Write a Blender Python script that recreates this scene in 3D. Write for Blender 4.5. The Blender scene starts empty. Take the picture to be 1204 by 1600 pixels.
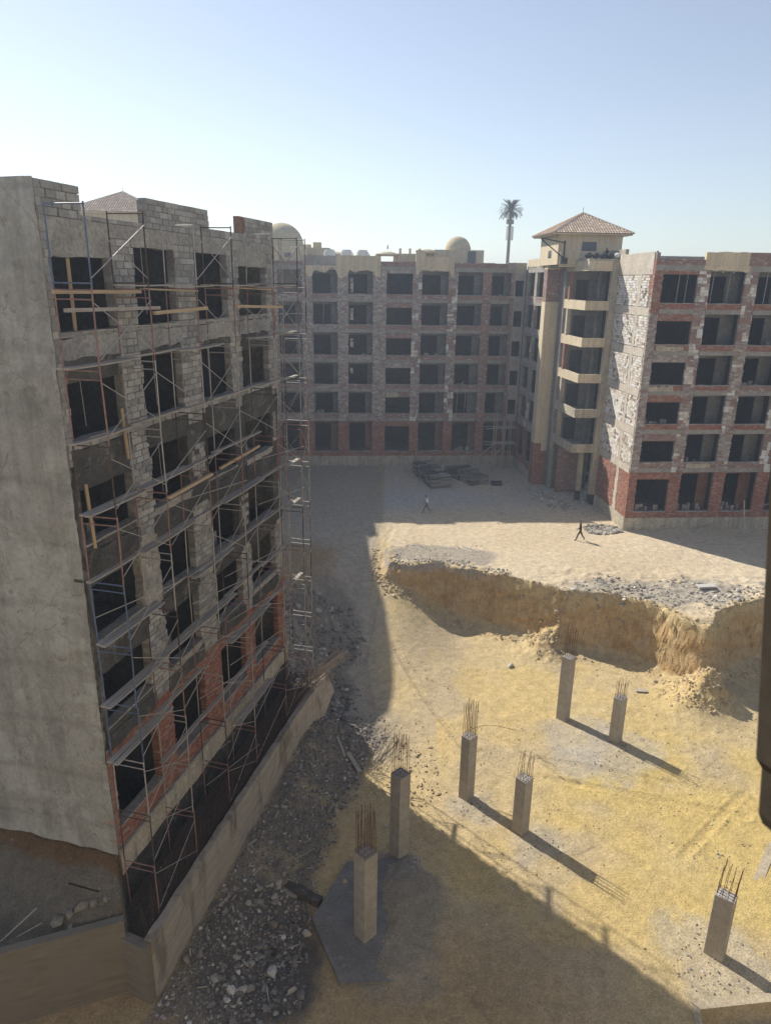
import bpy, math, random
import numpy as np
from mathutils import Vector, Matrix
random.seed(7)
RNG = np.random.default_rng(11)
R = math.radians
scene = bpy.context.scene
COL = scene.collection

# ------------------------------------------------------------------ camera
F_PX, TILT, ROLL, CAM_H = 1105.0, R(18.0), R(0.84), 19.5
cam_data = bpy.data.cameras.new('camera')
cam = bpy.data.objects.new('camera', cam_data)
COL.objects.link(cam)
fwd = Vector((0, math.cos(TILT), -math.sin(TILT)))
right0 = Vector((1, 0, 0))
up0 = right0.cross(fwd)
cr, sr = math.cos(ROLL), math.sin(ROLL)
c_right = right0 * cr + up0 * sr
c_up = up0 * cr - right0 * sr
M3 = Matrix((c_right, c_up, -fwd)).transposed()
cam.matrix_world = Matrix.Translation((0, 0, CAM_H)) @ M3.to_4x4()
cam_data.sensor_fit = 'VERTICAL'
cam_data.sensor_height = 36.0
cam_data.sensor_width = 36.0 * 1204 / 1600
cam_data.lens = F_PX / 1600 * 36.0
cam_data.clip_start = 0.05
cam_data.clip_end = 9000
cam_data.dof.use_dof = True
cam_data.dof.focus_distance = 38.0
cam_data.dof.aperture_fstop = 11.0
scene.camera = cam

# ------------------------------------------------------------------ sky, sun, exposure
SUN_AZ, SUN_EL = R(315.3), R(39.3)          # azimuth clockwise from +Y
world = bpy.data.worlds.new('World')
scene.world = world
world.use_nodes = True
wn = world.node_tree.nodes
bg = wn['Background']
sky = wn.new('ShaderNodeTexSky')
sky.sky_type = 'NISHITA'
sky.sun_disc = False
sky.sun_elevation = SUN_EL
sky.sun_rotation = SUN_AZ
sky.altitude = 0
sky.air_density = 1.0
sky.dust_density = 0.25
sky.ozone_density = 1.4
hs = wn.new('ShaderNodeHueSaturation')
hs.inputs['Hue'].default_value = 0.507
hs.inputs['Saturation'].default_value = 0.70
world.node_tree.links.new(sky.outputs[0], hs.inputs['Color'])
world.node_tree.links.new(hs.outputs[0], bg.inputs[0])
bg.inputs[1].default_value = 0.075
sd = bpy.data.lights.new('sun', 'SUN')
sd.energy = 3.5
sd.angle = R(0.53)
sd.color = (1.0, 0.93, 0.82)
sun = bpy.data.objects.new('sun', sd)
COL.objects.link(sun)
sdir = Vector((math.sin(SUN_AZ) * math.cos(SUN_EL), math.cos(SUN_AZ) * math.cos(SUN_EL), math.sin(SUN_EL)))
sun.rotation_euler = sdir.to_track_quat('Z', 'Y').to_euler()
sun.location = (-30, 30, 60)
vs = scene.view_settings
vs.view_transform = 'Standard'
vs.look = 'None'
vs.gamma = 1.0
vs.use_curve_mapping = False
vs.exposure = 0.90
HAZE = 0.0014
scene.cycles.use_denoising = True
scene.cycles.max_bounces = 6
scene.cycles.diffuse_bounces = 4
scene.cycles.volume_bounces = 0
scene.cycles.volume_step_rate = 4.0

# ------------------------------------------------------------------ numpy noise
def _hash(ix, iy, seed):
    h = (ix.astype(np.int64) * 374761393 + iy.astype(np.int64) * 668265263 + seed * 1442695041) & 0xffffffff
    h = ((h ^ (h >> 13)) * 1274126177) & 0xffffffff
    h = (h ^ (h >> 16)) & 0xffffffff
    return h / 4294967295.0
def vnoise(x, y, seed=0):
    ix = np.floor(x); iy = np.floor(y)
    fx = x - ix; fy = y - iy
    fx = fx * fx * (3 - 2 * fx); fy = fy * fy * (3 - 2 * fy)
    a = _hash(ix, iy, seed); b = _hash(ix + 1, iy, seed)
    c = _hash(ix, iy + 1, seed); d = _hash(ix + 1, iy + 1, seed)
    return (a + (b - a) * fx) * (1 - fy) + (c + (d - c) * fx) * fy
def fbm(x, y, scale, octv=4, seed=0):
    s = 0; amp = 0.5; tot = 0
    f = 1.0 / scale
    for o in range(octv):
        s = s + amp * vnoise(x * f + 17.3 * o, y * f - 9.1 * o, seed + o)
        tot += amp; amp *= 0.5; f *= 2.03
    return s / tot * 2 - 1
def smooth(t):
    t = np.clip(t, 0, 1)
    return t * t * (3 - 2 * t)
def lerp(a, b, t):
    return a + (b - a) * t
def poly_sd(x, y, poly):
    """signed distance to a polygon, negative inside"""
    d2 = np.full(x.shape, 1e18); inside = np.zeros(x.shape, bool)
    n = len(poly)
    for i in range(n):
        ax, ay = poly[i]; bx, by = poly[(i + 1) % n]
        ex, ey = bx - ax, by - ay
        t = np.clip(((x - ax) * ex + (y - ay) * ey) / (ex * ex + ey * ey), 0, 1)
        dx = x - ax - t * ex; dy = y - ay - t * ey
        d2 = np.minimum(d2, dx * dx + dy * dy)
        cond = (ay > y) != (by > y)
        with np.errstate(divide='ignore', invalid='ignore'):
            xi = ax + (y - ay) * ex / (ey if ey != 0 else 1e-12)
        inside ^= cond & (x < xi)
    d = np.sqrt(d2)
    return np.where(inside, -d, d)

# ------------------------------------------------------------------ object helpers
def link(name, me, parent=None, mats=None, kind=None):
    o = bpy.data.objects.new(name, me)
    COL.objects.link(o)
    if mats is not None:
        for m in (mats if isinstance(mats, (list, tuple)) else [mats]):
            me.materials.append(m)
    if parent is not None:
        o.parent = parent
    if kind:
        o['kind'] = kind
    return o
def tag(o, label, cat, group=None):
    o['label'] = label; o['category'] = cat
    if group: o['group'] = group
    return o
def thing(name, label, cat, loc=(0, 0, 0), rz=0.0, group=None):
    o = bpy.data.objects.new(name, None)
    o.empty_display_size = 0.3
    COL.objects.link(o)
    o.location = loc; o.rotation_euler = (0, 0, rz)
    return tag(o, label, cat, group)
def copy_tree(root, loc, rz, label, group=None):
    r = root.copy(); COL.objects.link(r); r.location = loc; r.rotation_euler = (0, 0, rz)
    r['label'] = label
    if group: r['group'] = group
    for ch in list(root.children):
        c = ch.copy(); COL.objects.link(c); c.parent = r
    return r
IDT = (1, 0, 0, 1, 0, 0)     # local 2-D affine: x' = a x + b y + e ; y' = c x + d y + f
_BQ = np.array([[0, 1, 3, 2], [4, 6, 7, 5], [0, 4, 5, 1], [2, 3, 7, 6], [0, 2, 6, 4], [1, 5, 7, 3]])
class MB:
    """collects boxes, prisms, tubes, free meshes; built as one mesh object"""
    def __init__(s, T=IDT):
        s.V = []; s.Q = []; s.n = 0; s.T = T; s.N = []
    def add(s, verts, faces):
        v = np.asarray(verts, float).reshape(-1, 3)
        s.V.append(v)
        for f in faces:
            s.N.append([i + s.n for i in f])
        s.n += len(v)
    def boxes(s, arr):
        """arr (n,6): x0,x1,y0,y1,z0,z1"""
        a = np.asarray(arr, float).reshape(-1, 6)
        k = len(a)
        idx = [(i, j, l) for i in (0, 1) for j in (2, 3) for l in (4, 5)]
        v = np.stack([a[:, list(t)] for t in idx], 1).reshape(-1, 3)
        q = (_BQ[None] + (np.arange(k) * 8)[:, None, None]).reshape(-1, 4) + s.n
        s.V.append(v); s.Q.append(q); s.n += 8 * k
        return s
    def box(s, *a):
        return s.boxes([a])
    def hexa(s, p):
        s.V.append(np.asarray(p, float)); s.Q.append(_BQ + s.n); s.n += 8
        return s
    def prism(s, pts, a0, a1, axis='y'):
        n = len(pts)
        v = []
        for a in (a0, a1):
            for (p, q) in pts:
                v.append((p, a, q) if axis == 'y' else ((p, q, a) if axis == 'z' else (a, p, q)))
        f = [list(range(n))[::-1], list(range(n, 2 * n))]
        for i in range(n):
            j = (i + 1) % n
            f.append([i, j, n + j, n + i])
        s.add(v, f)
        return s
    def tube(s, p, q, r, n=6, r2=None):
        p = Vector(p); q = Vector(q); d = (q - p)
        if d.length < 1e-6: return s
        d.normalize()
        u = d.orthogonal().normalized(); w = d.cross(u)
        r2 = r if r2 is None else r2
        v = []
        for c, rr in ((p, r), (q, r2)):
            for i in range(n):
                a = 2 * math.pi * i / n
                v.append(c + u * (rr * math.cos(a)) + w * (rr * math.sin(a)))
        f = [[i, (i + 1) % n, n + (i + 1) % n, n + i] for i in range(n)]
        f += [list(range(n))[::-1], list(range(n, 2 * n))]
        s.add(v, f)
        return s
    def path(s, pts, r, n=5):
        """one continuous tube through points"""
        m = len(pts); v = []; P = [Vector(p) for p in pts]
        for k in range(m):
            d = (P[min(k + 1, m - 1)] - P[max(k - 1, 0)]).normalized()
            u = d.cross(Vector((0.13, 0.27, 0.95))).normalized(); w = d.cross(u)
            for i in range(n):
                a = 2 * math.pi * i / n
                v.append(P[k] + u * (r * math.cos(a)) + w * (r * math.sin(a)))
        f = []
        for k in range(m - 1):
            for i in range(n):
                f.append([k * n + i, k * n + (i + 1) % n, (k + 1) * n + (i + 1) % n, (k + 1) * n + i])
        f += [list(range(n))[::-1], list(range((m - 1) * n, m * n))]
        s.add(v, f)
        return s
    def mesh(s, name):
        me = bpy.data.meshes.new(name)
        v = np.concatenate(s.V) if s.V else np.zeros((0, 3))
        a, b, c, d, e, f = s.T
        if s.T != IDT:
            v = np.stack([a * v[:, 0] + b * v[:, 1] + e, c * v[:, 0] + d * v[:, 1] + f, v[:, 2]], 1)
        q = np.concatenate(s.Q) if s.Q else np.zeros((0, 4), int)
        lens = [4] * len(q) + [len(x) for x in s.N]
        idx = np.concatenate([q.ravel()] + [np.array(x) for x in s.N]) if s.N else q.ravel()
        me.vertices.add(len(v)); me.vertices.foreach_set('co', v.ravel())
        me.loops.add(len(idx)); me.loops.foreach_set('vertex_index', idx.astype(np.int32))
        me.polygons.add(len(lens))
        st = np.concatenate([[0], np.cumsum(lens)[:-1]]).astype(np.int32)
        me.polygons.foreach_set('loop_start', st)
        me.polygons.foreach_set('use_smooth', [False] * len(me.polygons))
        me.update(calc_edges=True)
        me.validate()
        return me
    def build(s, name, mat, parent=None, kind=None, smoothed=False):
        me = s.mesh(name)
        if smoothed:
            me.polygons.foreach_set('use_smooth', [True] * len(me.polygons))
        return link(name, me, parent, mat, kind)

# ------------------------------------------------------------------ materials
def srgb(r, g, b):
    f = lambda c: (c / 255 / 12.92) if c / 255 <= 0.04045 else ((c / 255 + 0.055) / 1.055) ** 2.4
    return (f(r), f(g), f(b), 1)
class NT:
    def __init__(s, name, rough=0.9, spec=0.15, metal=0.0):
        s.m = bpy.data.materials.new(name); s.m.use_nodes = True
        s.t = s.m.node_tree; s.b = s.t.nodes['Principled BSDF']
        s.b.inputs['Roughness'].default_value = rough
        s.b.inputs['Specular IOR Level'].default_value = spec
        s.b.inputs['Metallic'].default_value = metal
        s.co = s.n('ShaderNodeTexCoord').outputs['Object']
    def n(s, k, **kw):
        x = s.t.nodes.new(k)
        for a, v in kw.items(): setattr(x, a, v)
        return x
    def l(s, a, b): s.t.links.new(a, b)
    def noise(s, scale, detail=4, vec=None, rough=0.6, dist=0.0):
        x = s.n('ShaderNodeTexNoise'); x.inputs['Scale'].default_value = scale
        x.inputs['Detail'].default_value = detail; x.inputs['Roughness'].default_value = rough
        x.inputs['Distortion'].default_value = dist
        s.l(vec if vec is not None else s.co, x.inputs['Vector'])
        return x.outputs['Fac']
    def mapv(s, scale=(1, 1, 1), rot=(0, 0, 0), vec=None):
        x = s.n('ShaderNodeMapping'); x.inputs['Scale'].default_value = scale; x.inputs['Rotation'].default_value = rot
        s.l(vec if vec is not None else s.co, x.inputs['Vector'])
        return x.outputs[0]
    def ramp(s, fac, stops, interp='LINEAR'):
        x = s.n('ShaderNodeValToRGB'); x.color_ramp.interpolation = interp
        e = x.color_ramp.elements
        while len(e) > 1: e.remove(e[0])
        e[0].position, e[0].color = stops[0]
        for p, c in stops[1:]:
            y = e.new(p); y.color = c
        s.l(fac, x.inputs[0])
        return x.outputs[0]
    def mix(s, fac, a, b, mode='MIX'):
        x = s.n('ShaderNodeMix', data_type='RGBA', blend_type=mode)
        for v, i in ((fac, 0), (a, 6), (b, 7)):
            if isinstance(v, (int, float, tuple)): x.inputs[i].default_value = v
            else: s.l(v, x.inputs[i])
        return x.outputs[2]
    def math(s, op, a, b=None):
        x = s.n('ShaderNodeMath', operation=op)
        for i, v in enumerate((a, b)):
            if v is None: continue
            if isinstance(v, (int, float)): x.inputs[i].default_value = v
            else: s.l(v, x.inputs[i])
        return x.outputs[0]
    def bump(s, h, strength=0.5, dist=0.02, prev=None):
        x = s.n('ShaderNodeBump'); x.inputs['Strength'].default_value = strength; x.inputs['Distance'].default_value = dist
        s.l(h, x.inputs['Height'])
        if prev is not None: s.l(prev, x.inputs['Normal'])
        s.l(x.outputs[0], s.b.inputs['Normal'])
        return x.outputs[0]
    def color(s, c):
        if isinstance(c, tuple): s.b.inputs['Base Color'].default_value = c
        else: s.l(c, s.b.inputs['Base Color'])
        return s
BW = lambda v: (v, v, v, 1)
def br(c, k=1.22):
    return tuple(min(v * k, .72) for v in c[:3]) + (1,)
def patchy(name, c1, c2, c3, scale=0.6, fine=9.0, bump=0.6, bdist=0.02, rough=0.92, lo=0.42, hi=0.58, streak=0.0):
    if 'room' not in name: c1, c2, c3 = br(c1), br(c2), br(c3)
    t = NT(name, rough)
    n1 = t.noise(scale, 6, rough=0.65)
    a = t.ramp(n1, [(lo, c1), (hi, c2)])
    n2 = t.noise(scale * 2.7, 8, rough=0.7, dist=0.6)
    a = t.mix(t.ramp(n2, [(0.55, BW(0)), (0.68, BW(1))]), a, c3)
    n3 = t.noise(fine, 6, rough=0.7)
    a = t.mix(1.0, a, t.ramp(n3, [(0.3, BW(0.62)), (0.7, BW(1.25))]), 'MULTIPLY')
    if streak:
        n4 = t.noise(1.0, 5, vec=t.mapv((3.0, 3.0, 0.25)))
        a = t.mix(streak, a, t.ramp(n4, [(0.4, BW(0.6)), (0.62, BW(1.1))]), 'MULTIPLY')
    t.color(a)
    t.bump(t.noise(fine * 1.3, 8, rough=0.75), bump, bdist)
    return t.m
def island(name, stops, fine=14.0, bump=0.7, rough=0.95, amount=0.5, bd=0.015):
    """one colour per loose piece, from a ramp, with grime"""
    stops = [(p_, br(c_)) for p_, c_ in stops]
    t = NT(name, rough)
    g = t.n('ShaderNodeNewGeometry')
    a = t.ramp(g.outputs['Random Per Island'], stops, 'CONSTANT')
    n = t.noise(fine, 6, rough=0.7)
    a = t.mix(amount, a, t.ramp(n, [(0.3, BW(0.45)), (0.7, BW(1.4))]), 'MULTIPLY')
    n2 = t.noise(0.9, 5, rough=0.7)
    a = t.mix(amount, a, t.ramp(n2, [(0.35, BW(0.6)), (0.65, BW(1.15))]), 'MULTIPLY')
    t.color(a)
    t.bump(n, bump, bd)
    return t.m
def plain(name, c, rough=0.85, spec=0.2, metal=0.0, var=0.25, scale=6.0, bump=0.0):
    t = NT(name, rough, spec, metal)
    n = t.noise(scale, 5)
    t.color(t.mix(var, c, t.ramp(n, [(0.3, BW(0.5)), (0.7, BW(1.4))]), 'MULTIPLY'))
    if bump: t.bump(n, bump, 0.01)
    return t.m
MAT = {}
g = lambda v, w=0: (v * (1 + w), v, v * (1 - w * 1.3), 1)
MAT['concrete'] = patchy('rough_concrete', (.25, .235, .21, 1), (.33, .31, .275, 1), (.20, .185, .165, 1), 0.8, 8, 0.5)
MAT['dark_concrete'] = patchy('dark_patchy_concrete', (.06, .056, .05, 1), (.09, .083, .074, 1), (.19, .175, .15, 1), 0.55, 9, 0.8, 0.03)  # very dark tone with paler patches, mostly on the left building's lower floors
MAT['slab'] = patchy('slab_concrete', (.24, .225, .20, 1), (.30, .28, .25, 1), (.18, .17, .15, 1), 1.2, 10, 0.4)
MAT['room'] = patchy('unlit_room_render', (.055, .053, .05, 1), (.075, .072, .068, 1), (.045, .043, .04, 1), 0.9, 7, 0.3)  # darkness of the unlit rooms is put into this colour
MAT['interior'] = patchy('interior_render', (.17, .165, .155, 1), (.22, .21, .20, 1), (.13, .12, .11, 1), 0.9, 7, 0.4)
MAT['beige'] = patchy('beige_plaster', (.52, .44, .31, 1), (.56, .48, .34, 1), (.47, .39, .28, 1), 0.5, 12, 0.25, 0.01, streak=0.35)
MAT['beige_old'] = patchy('worn_beige_render', (.36, .32, .25, 1), (.44, .39, .30, 1), (.28, .26, .22, 1), 0.7, 9, 0.4, 0.02, streak=0.5)
MAT['pinkgrey'] = patchy('grey_facade_render', (.30, .275, .25, 1), (.35, .31, .28, 1), (.20, .18, .17, 1), 0.7, 9, 0.6)
MAT['mortar'] = patchy('mortar', (.20, .18, .16, 1), (.26, .24, .21, 1), (.15, .13, .12, 1), 1.5, 14, 0.8)
MAT['redmortar'] = patchy('brick_mortar', (.20, .10, .07, 1), (.24, .14, .10, 1), (.15, .11, .09, 1), 1.5, 16, 0.8)
MAT['red'] = island('red_brick', [(0, (.27, .125, .09, 1)), (.25, (.31, .145, .10, 1)), (.5, (.235, .11, .085, 1)), (.72, (.34, .18, .125, 1)), (.86, (.30, .23, .18, 1))], amount=0.45)
MAT['dullred'] = island('dull_red_brick', [(0, (.27, .175, .15, 1)), (.3, (.30, .18, .15, 1)), (.55, (.235, .16, .145, 1)), (.75, (.29, .235, .205, 1)), (.95, (.40, .36, .32, 1))], amount=0.5)
MAT['mottled'] = island('mottled_masonry', [(0, (.29, .235, .21, 1)), (.3, (.33, .285, .255, 1)), (.55, (.26, .185, .165, 1)), (.72, (.37, .335, .30, 1)), (.94, (.46, .43, .39, 1))], amount=0.5)
MAT['whitish'] = island('pale_block', [(0, (.52, .47, .41, 1)), (.35, (.62, .58, .52, 1)), (.6, (.40, .36, .31, 1)), (.8, (.68, .65, .6, 1)), (.93, (.30, .22, .18, 1))], amount=0.4)
MAT['greyblock'] = island('grey_block', [(0, (.27, .26, .24, 1)), (.3, (.33, .315, .29, 1)), (.6, (.24, .23, .21, 1)), (.85, (.37, .355, .33, 1))], 9.0, 1.0, amount=0.4, bd=0.025)
MAT['dark_base'] = patchy('dark_base_surface', (.035, .033, .03, 1), (.055, .05, .045, 1), (.13, .12, .105, 1), 0.7, 8, 0.4)  # near-black tone with paler patches for wall and column bases
# brown shuttered concrete
t = NT('shuttered_concrete', 0.9)
w = t.noise(1.0, 5, vec=t.mapv((1.0, 1.0, 6.0)), rough=.7)
a = t.ramp(w, [(0.35, (.165, .145, .115, 1)), (0.65, (.225, .20, .165, 1))])
a = t.mix(t.ramp(t.noise(0.8, 6), [(0.45, BW(0)), (0.62, BW(1))]), a, (.20, .18, .15, 1))
t.color(a); t.bump(w, 0.8, 0.02); MAT['shutter'] = t.m
t = NT('retaining_concrete', 0.9)
w = t.noise(1.0, 5, vec=t.mapv((0.9, 0.9, 6.0)), rough=.7)
a = t.ramp(w, [(0.35, (.32, .28, .23, 1)), (0.65, (.42, .375, .31, 1))])
st = t.ramp(t.noise(1.0, 6, vec=t.mapv((1.1, 1.1, 0.28))), [(0.5, BW(0)), (0.6, BW(1))])
a = t.mix(t.math('MULTIPLY', st, 0.6), a, (.12, .095, .07, 1))
t.color(a); t.bump(w, 0.5, 0.015); MAT['retain'] = t.m
# plaster end wall
t = NT('end_wall_plaster', 0.95)
n1 = t.noise(0.32, 8, rough=0.6, dist=0.4)
a = t.ramp(n1, [(0.3, (.27, .26, .23, 1)), (0.40, (.39, .375, .335, 1)), (0.47, (.34, .325, .285, 1)), (0.54, (.44, .43, .39, 1)), (0.66, (.33, .32, .275, 1))])
wv = t.n('ShaderNodeTexWave', wave_type='BANDS', bands_direction='Z'); wv.inputs['Scale'].default_value = 0.16
wv.inputs['Distortion'].default_value = 3.5; wv.inputs['Detail'].default_value = 5; wv.inputs['Detail Scale'].default_value = 0.8
t.l(t.co, wv.inputs['Vector'])
band = t.ramp(wv.outputs['Fac'], [(0.0, BW(0.55)), (0.03, BW(0.8)), (0.10, BW(1.0)), (0.9, BW(1.0)), (1.0, BW(1.12))])
a = t.mix(0.30, a, band, 'MULTIPLY')
vst = t.noise(1.0, 6, vec=t.mapv((1.6, 1.6, 0.14)), rough=.7)
a = t.mix(0.5, a, t.ramp(vst, [(0.42, BW(0.7)), (0.52, BW(1.0)), (0.7, BW(1.08))]), 'MULTIPLY')
bl = t.noise(1.9, 8, rough=.75, dist=1.2)
a = t.mix(t.ramp(bl, [(0.57, BW(0)), (0.62, BW(.75))]), a, (.23, .215, .185, 1))
a = t.mix(t.ramp(bl, [(0.32, BW(.6)), (0.36, BW(0))]), a, (.52, .51, .47, 1))
vo = t.n('ShaderNodeTexVoronoi', feature='DISTANCE_TO_EDGE'); vo.inputs['Scale'].default_value = 0.35
dn = t.n('ShaderNodeVectorMath', operation='ADD'); nn = t.n('ShaderNodeTexNoise'); nn.inputs['Scale'].default_value = 0.9; nn.inputs['Detail'].default_value = 6
t.l(t.co, nn.inputs['Vector']); t.l(t.co, dn.inputs[0]); t.l(nn.outputs['Color'], dn.inputs[1]); t.l(dn.outputs[0], vo.inputs['Vector'])
ck = t.ramp(vo.outputs['Distance'], [(0.0, BW(0.45)), (0.006, BW(1.0))])
a = t.mix(0.45, a, ck, 'MULTIPLY')
fine = t.noise(7, 8, rough=0.75)
a = t.mix(1.0, a, t.ramp(fine, [(0.3, BW(0.8)), (0.7, BW(1.13))]), 'MULTIPLY')
a = t.mix(1.0, a, (.93, .955, 1.0, 1), 'MULTIPLY')
t.color(a)
h = t.math('ADD', t.math('MULTIPLY', n1, 2.0), t.math('MULTIPLY', fine, 0.35))
t.bump(h, 0.8, 0.05); MAT['endwall'] = t.m
# column shuttering marks
t = NT('column_concrete', 0.85)
w = t.noise(1.0, 4, vec=t.mapv((16.0, 16.0, 0.25)))
a = t.ramp(w, [(0.3, (.32, .285, .24, 1)), (0.7, (.38, .345, .30, 1))])
a = t.mix(t.ramp(t.noise(2.2, 7, rough=.7), [(0.46, BW(0)), (0.62, BW(.7))]), a, (.44, .41, .36, 1))
a = t.mix(.5, a, t.ramp(t.noise(11, 6, rough=.75), [(0.3, BW(.7)), (0.7, BW(1.2))]), 'MULTIPLY')
t.color(a); t.bump(w, 0.35, 0.01); MAT['column'] = t.m
MAT['coltop'] = patchy('column_head', (.34, .33, .31, 1), (.44, .42, .39, 1), (.26, .25, .23, 1), 6, 30, 1.0)
MAT['rust'] = plain('rusty_rebar', (.15, .08, .05, 1), 0.8, 0.3, 0.2, 0.6, 9)
MAT['rebar_dark'] = plain('dark_rebar', (.09, .06, .045, 1), 0.8, 0.3, 0.1, 0.6, 9)
MAT['galv'] = plain('dull_steel_tube', (.38, .36, .345, 1), 0.55, 0.4, 0.3, 0.5, 5)
MAT['bluetube'] = plain('blue_painted_tube', (.09, .13, .22, 1), 0.5, 0.4, 0.0, 0.6, 4)
MAT['redtube'] = plain('oxide_red_tube', (.27, .15, .125, 1), 0.6, 0.3, 0.0, 0.6, 4)
def wood(name, c1, c2):
    t = NT(name, 0.85)
    w = t.noise(1.0, 5, vec=t.mapv((1.5, 30.0, 30.0)))
    t.color(t.ramp(w, [(0.3, c1), (0.7, c2)])); t.bump(w, 0.3, 0.005)
    return t.m
MAT['plank'] = wood('weathered_plank', (.30, .265, .225, 1), (.47, .43, .375, 1))
MAT['newwood'] = wood('fresh_timber', (.38, .27, .16, 1), (.52, .40, .26, 1))
MAT['darkwood'] = wood('dark_board', (.022, .018, .013, 1), (.036, .029, .021, 1))
MAT['rock'] = island('grey_rubble_rock', [(0, (.13, .122, .115, 1)), (.3, (.18, .17, .158, 1)), (.55, (.225, .21, .19, 1)), (.82, (.33, .31, .28, 1)), (.975, (.50, .48, .45, 1))], 9, 0.6, amount=0.3)
MAT['sandrock'] = island('sandy_clod', [(0, (.34, .265, .16, 1)), (.4, (.40, .32, .20, 1)), (.75, (.32, .265, .18, 1)), (.95, (.50, .44, .33, 1))], 9, 0.6, amount=0.3)
MAT['palerock'] = plain('pale_rock', (.52, .50, .47, 1), 0.9, 0.1, 0, 0.3, 8, 0.5)
MAT['midrock'] = plain('dusty_rock', (.24, .22, .195, 1), 0.9, 0.1, 0, 0.4, 8, 0.5)
MAT['sandconc'] = patchy('dusty_kerb', (.34, .285, .20, 1), (.38, .325, .235, 1), (.30, .26, .19, 1), 1.5, 12, .5)
MAT['white'] = plain('white_tank', (.68, .69, .68, 1), 0.6, 0.3, 0, 0.15)
MAT['black'] = plain('black_sacking', (.05, .05, .055, 1), 0.8, 0.2, 0, 0.4)
MAT['glassdark'] = plain('dark_window', (.05, .06, .075, 1), 0.2, 0.5, 0, 0.1)
# ================================================================== GROUND
LO = np.array([-8.87, 19.22]); LD = np.array([.2416, .9704]); LOUT = np.array([.9704, -.2416])
A4 = R(4.0); EX = np.array([math.cos(A4), math.sin(A4)]); EY = np.array([-math.sin(A4), math.cos(A4)])
RO = np.array([19.9, 56.0])
PLATEAU = [(-0.6, 58), (-0.2, 52), (0.0, 50), (0.4, 48.3), (1.2, 47.7), (4.3, 48.0), (7.3, 46.5), (8.8, 45.5), (10.7, 44.1),
           (12.2, 42.9), (14.7, 42.7), (16.8, 42.0), (17.9, 40.9), (18.5, 39.6), (19.5, 38.5), (21.1, 40.0),
           (23.2, 41.7), (26, 43.0), (31, 45), (80, 48), (4000, 60), (4000, 6000), (-0.6, 6000)]
LEDGE = [(-8.87, 19.2), (-8.42, 18.05), (-13, 16.45), (-34, 9), (-34, 26)]
FOOT = [(-2.6, 21.15), (-1.35, 18.5), (1.7, 18.7), (2.4, 21.9), (0.9, 24.2), (-1.4, 24.0)]
TRACKS = [(-0.9, 56, -3.0, 40, .24), (0.6, 56, -1.3, 40, .24), (-3.0, 40, -2.2, 33, .24), (-1.3, 40, -.4, 33, .24), (5.2, 31.5, 11.2, 24.0, .22), (6.9, 32.4, 12.6, 25.2, .22), (8.0, 24.2, 11.2, 19.9, .22),
          (0.9, 41.0, 4.6, 31.0, .20), (8.0, 31.0, 16.5, 28.6, .22), (8.3, 29.4, 17.0, 27.0, .22), (13.0, 24.5, 17.5, 28.5, .2), (2.0, 20.0, 5.6, 15.0, .2)]
def ramp_h(y):
    return -4.0 * smooth((56.5 - y) / 21.0)
def ground_fields(x, y):
    px = x - LO[0]; py = y - LO[1]
    s = px * LD[0] + py * LD[1]; off = px * LOUT[0] + py * LOUT[1]
    zr = ramp_h(y)
    zlow = -4.0 + (zr + 4.0) * (1 - smooth((x - 0.3) / 5.5))
    # west of the ramp
    zw = lerp(-1.1, -0.15, smooth((y - 38) / 12))
    zlow = np.where(x < 1, lerp(zlow, np.maximum(zw, zlow), smooth((-2.3 - x) / 3.8)), zlow)
    # beside the retaining wall
    zo = lerp(-3.3 + 0.055 * s, -4.05, smooth((off - 1.85) / 3.2))
    zo = zo - 0.45 * np.exp(-((x + 3.6) ** 2 + (y - 20.2) ** 2) / 3.0)
    near = smooth((35.5 - y) / 4.0) * (x < 4)
    zlow = lerp(zlow, zo, near * smooth((4 - x) / 3.0))
    # right-hand pit tongue next to the cliff and sunken footing
    zlow = zlow + 0.35 * np.exp(-((x - 12.5) ** 2 + (y - 31.5) ** 2) / 40.0) * 0.6
    fp = poly_sd(x, y, [(10.9, 17.75), (14.8, 18.25), (16.5, 15), (10.5, 14.5)])
    zlow = zlow - 0.55 * smooth(-fp / 0.12)
    return s, off, zlow
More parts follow.
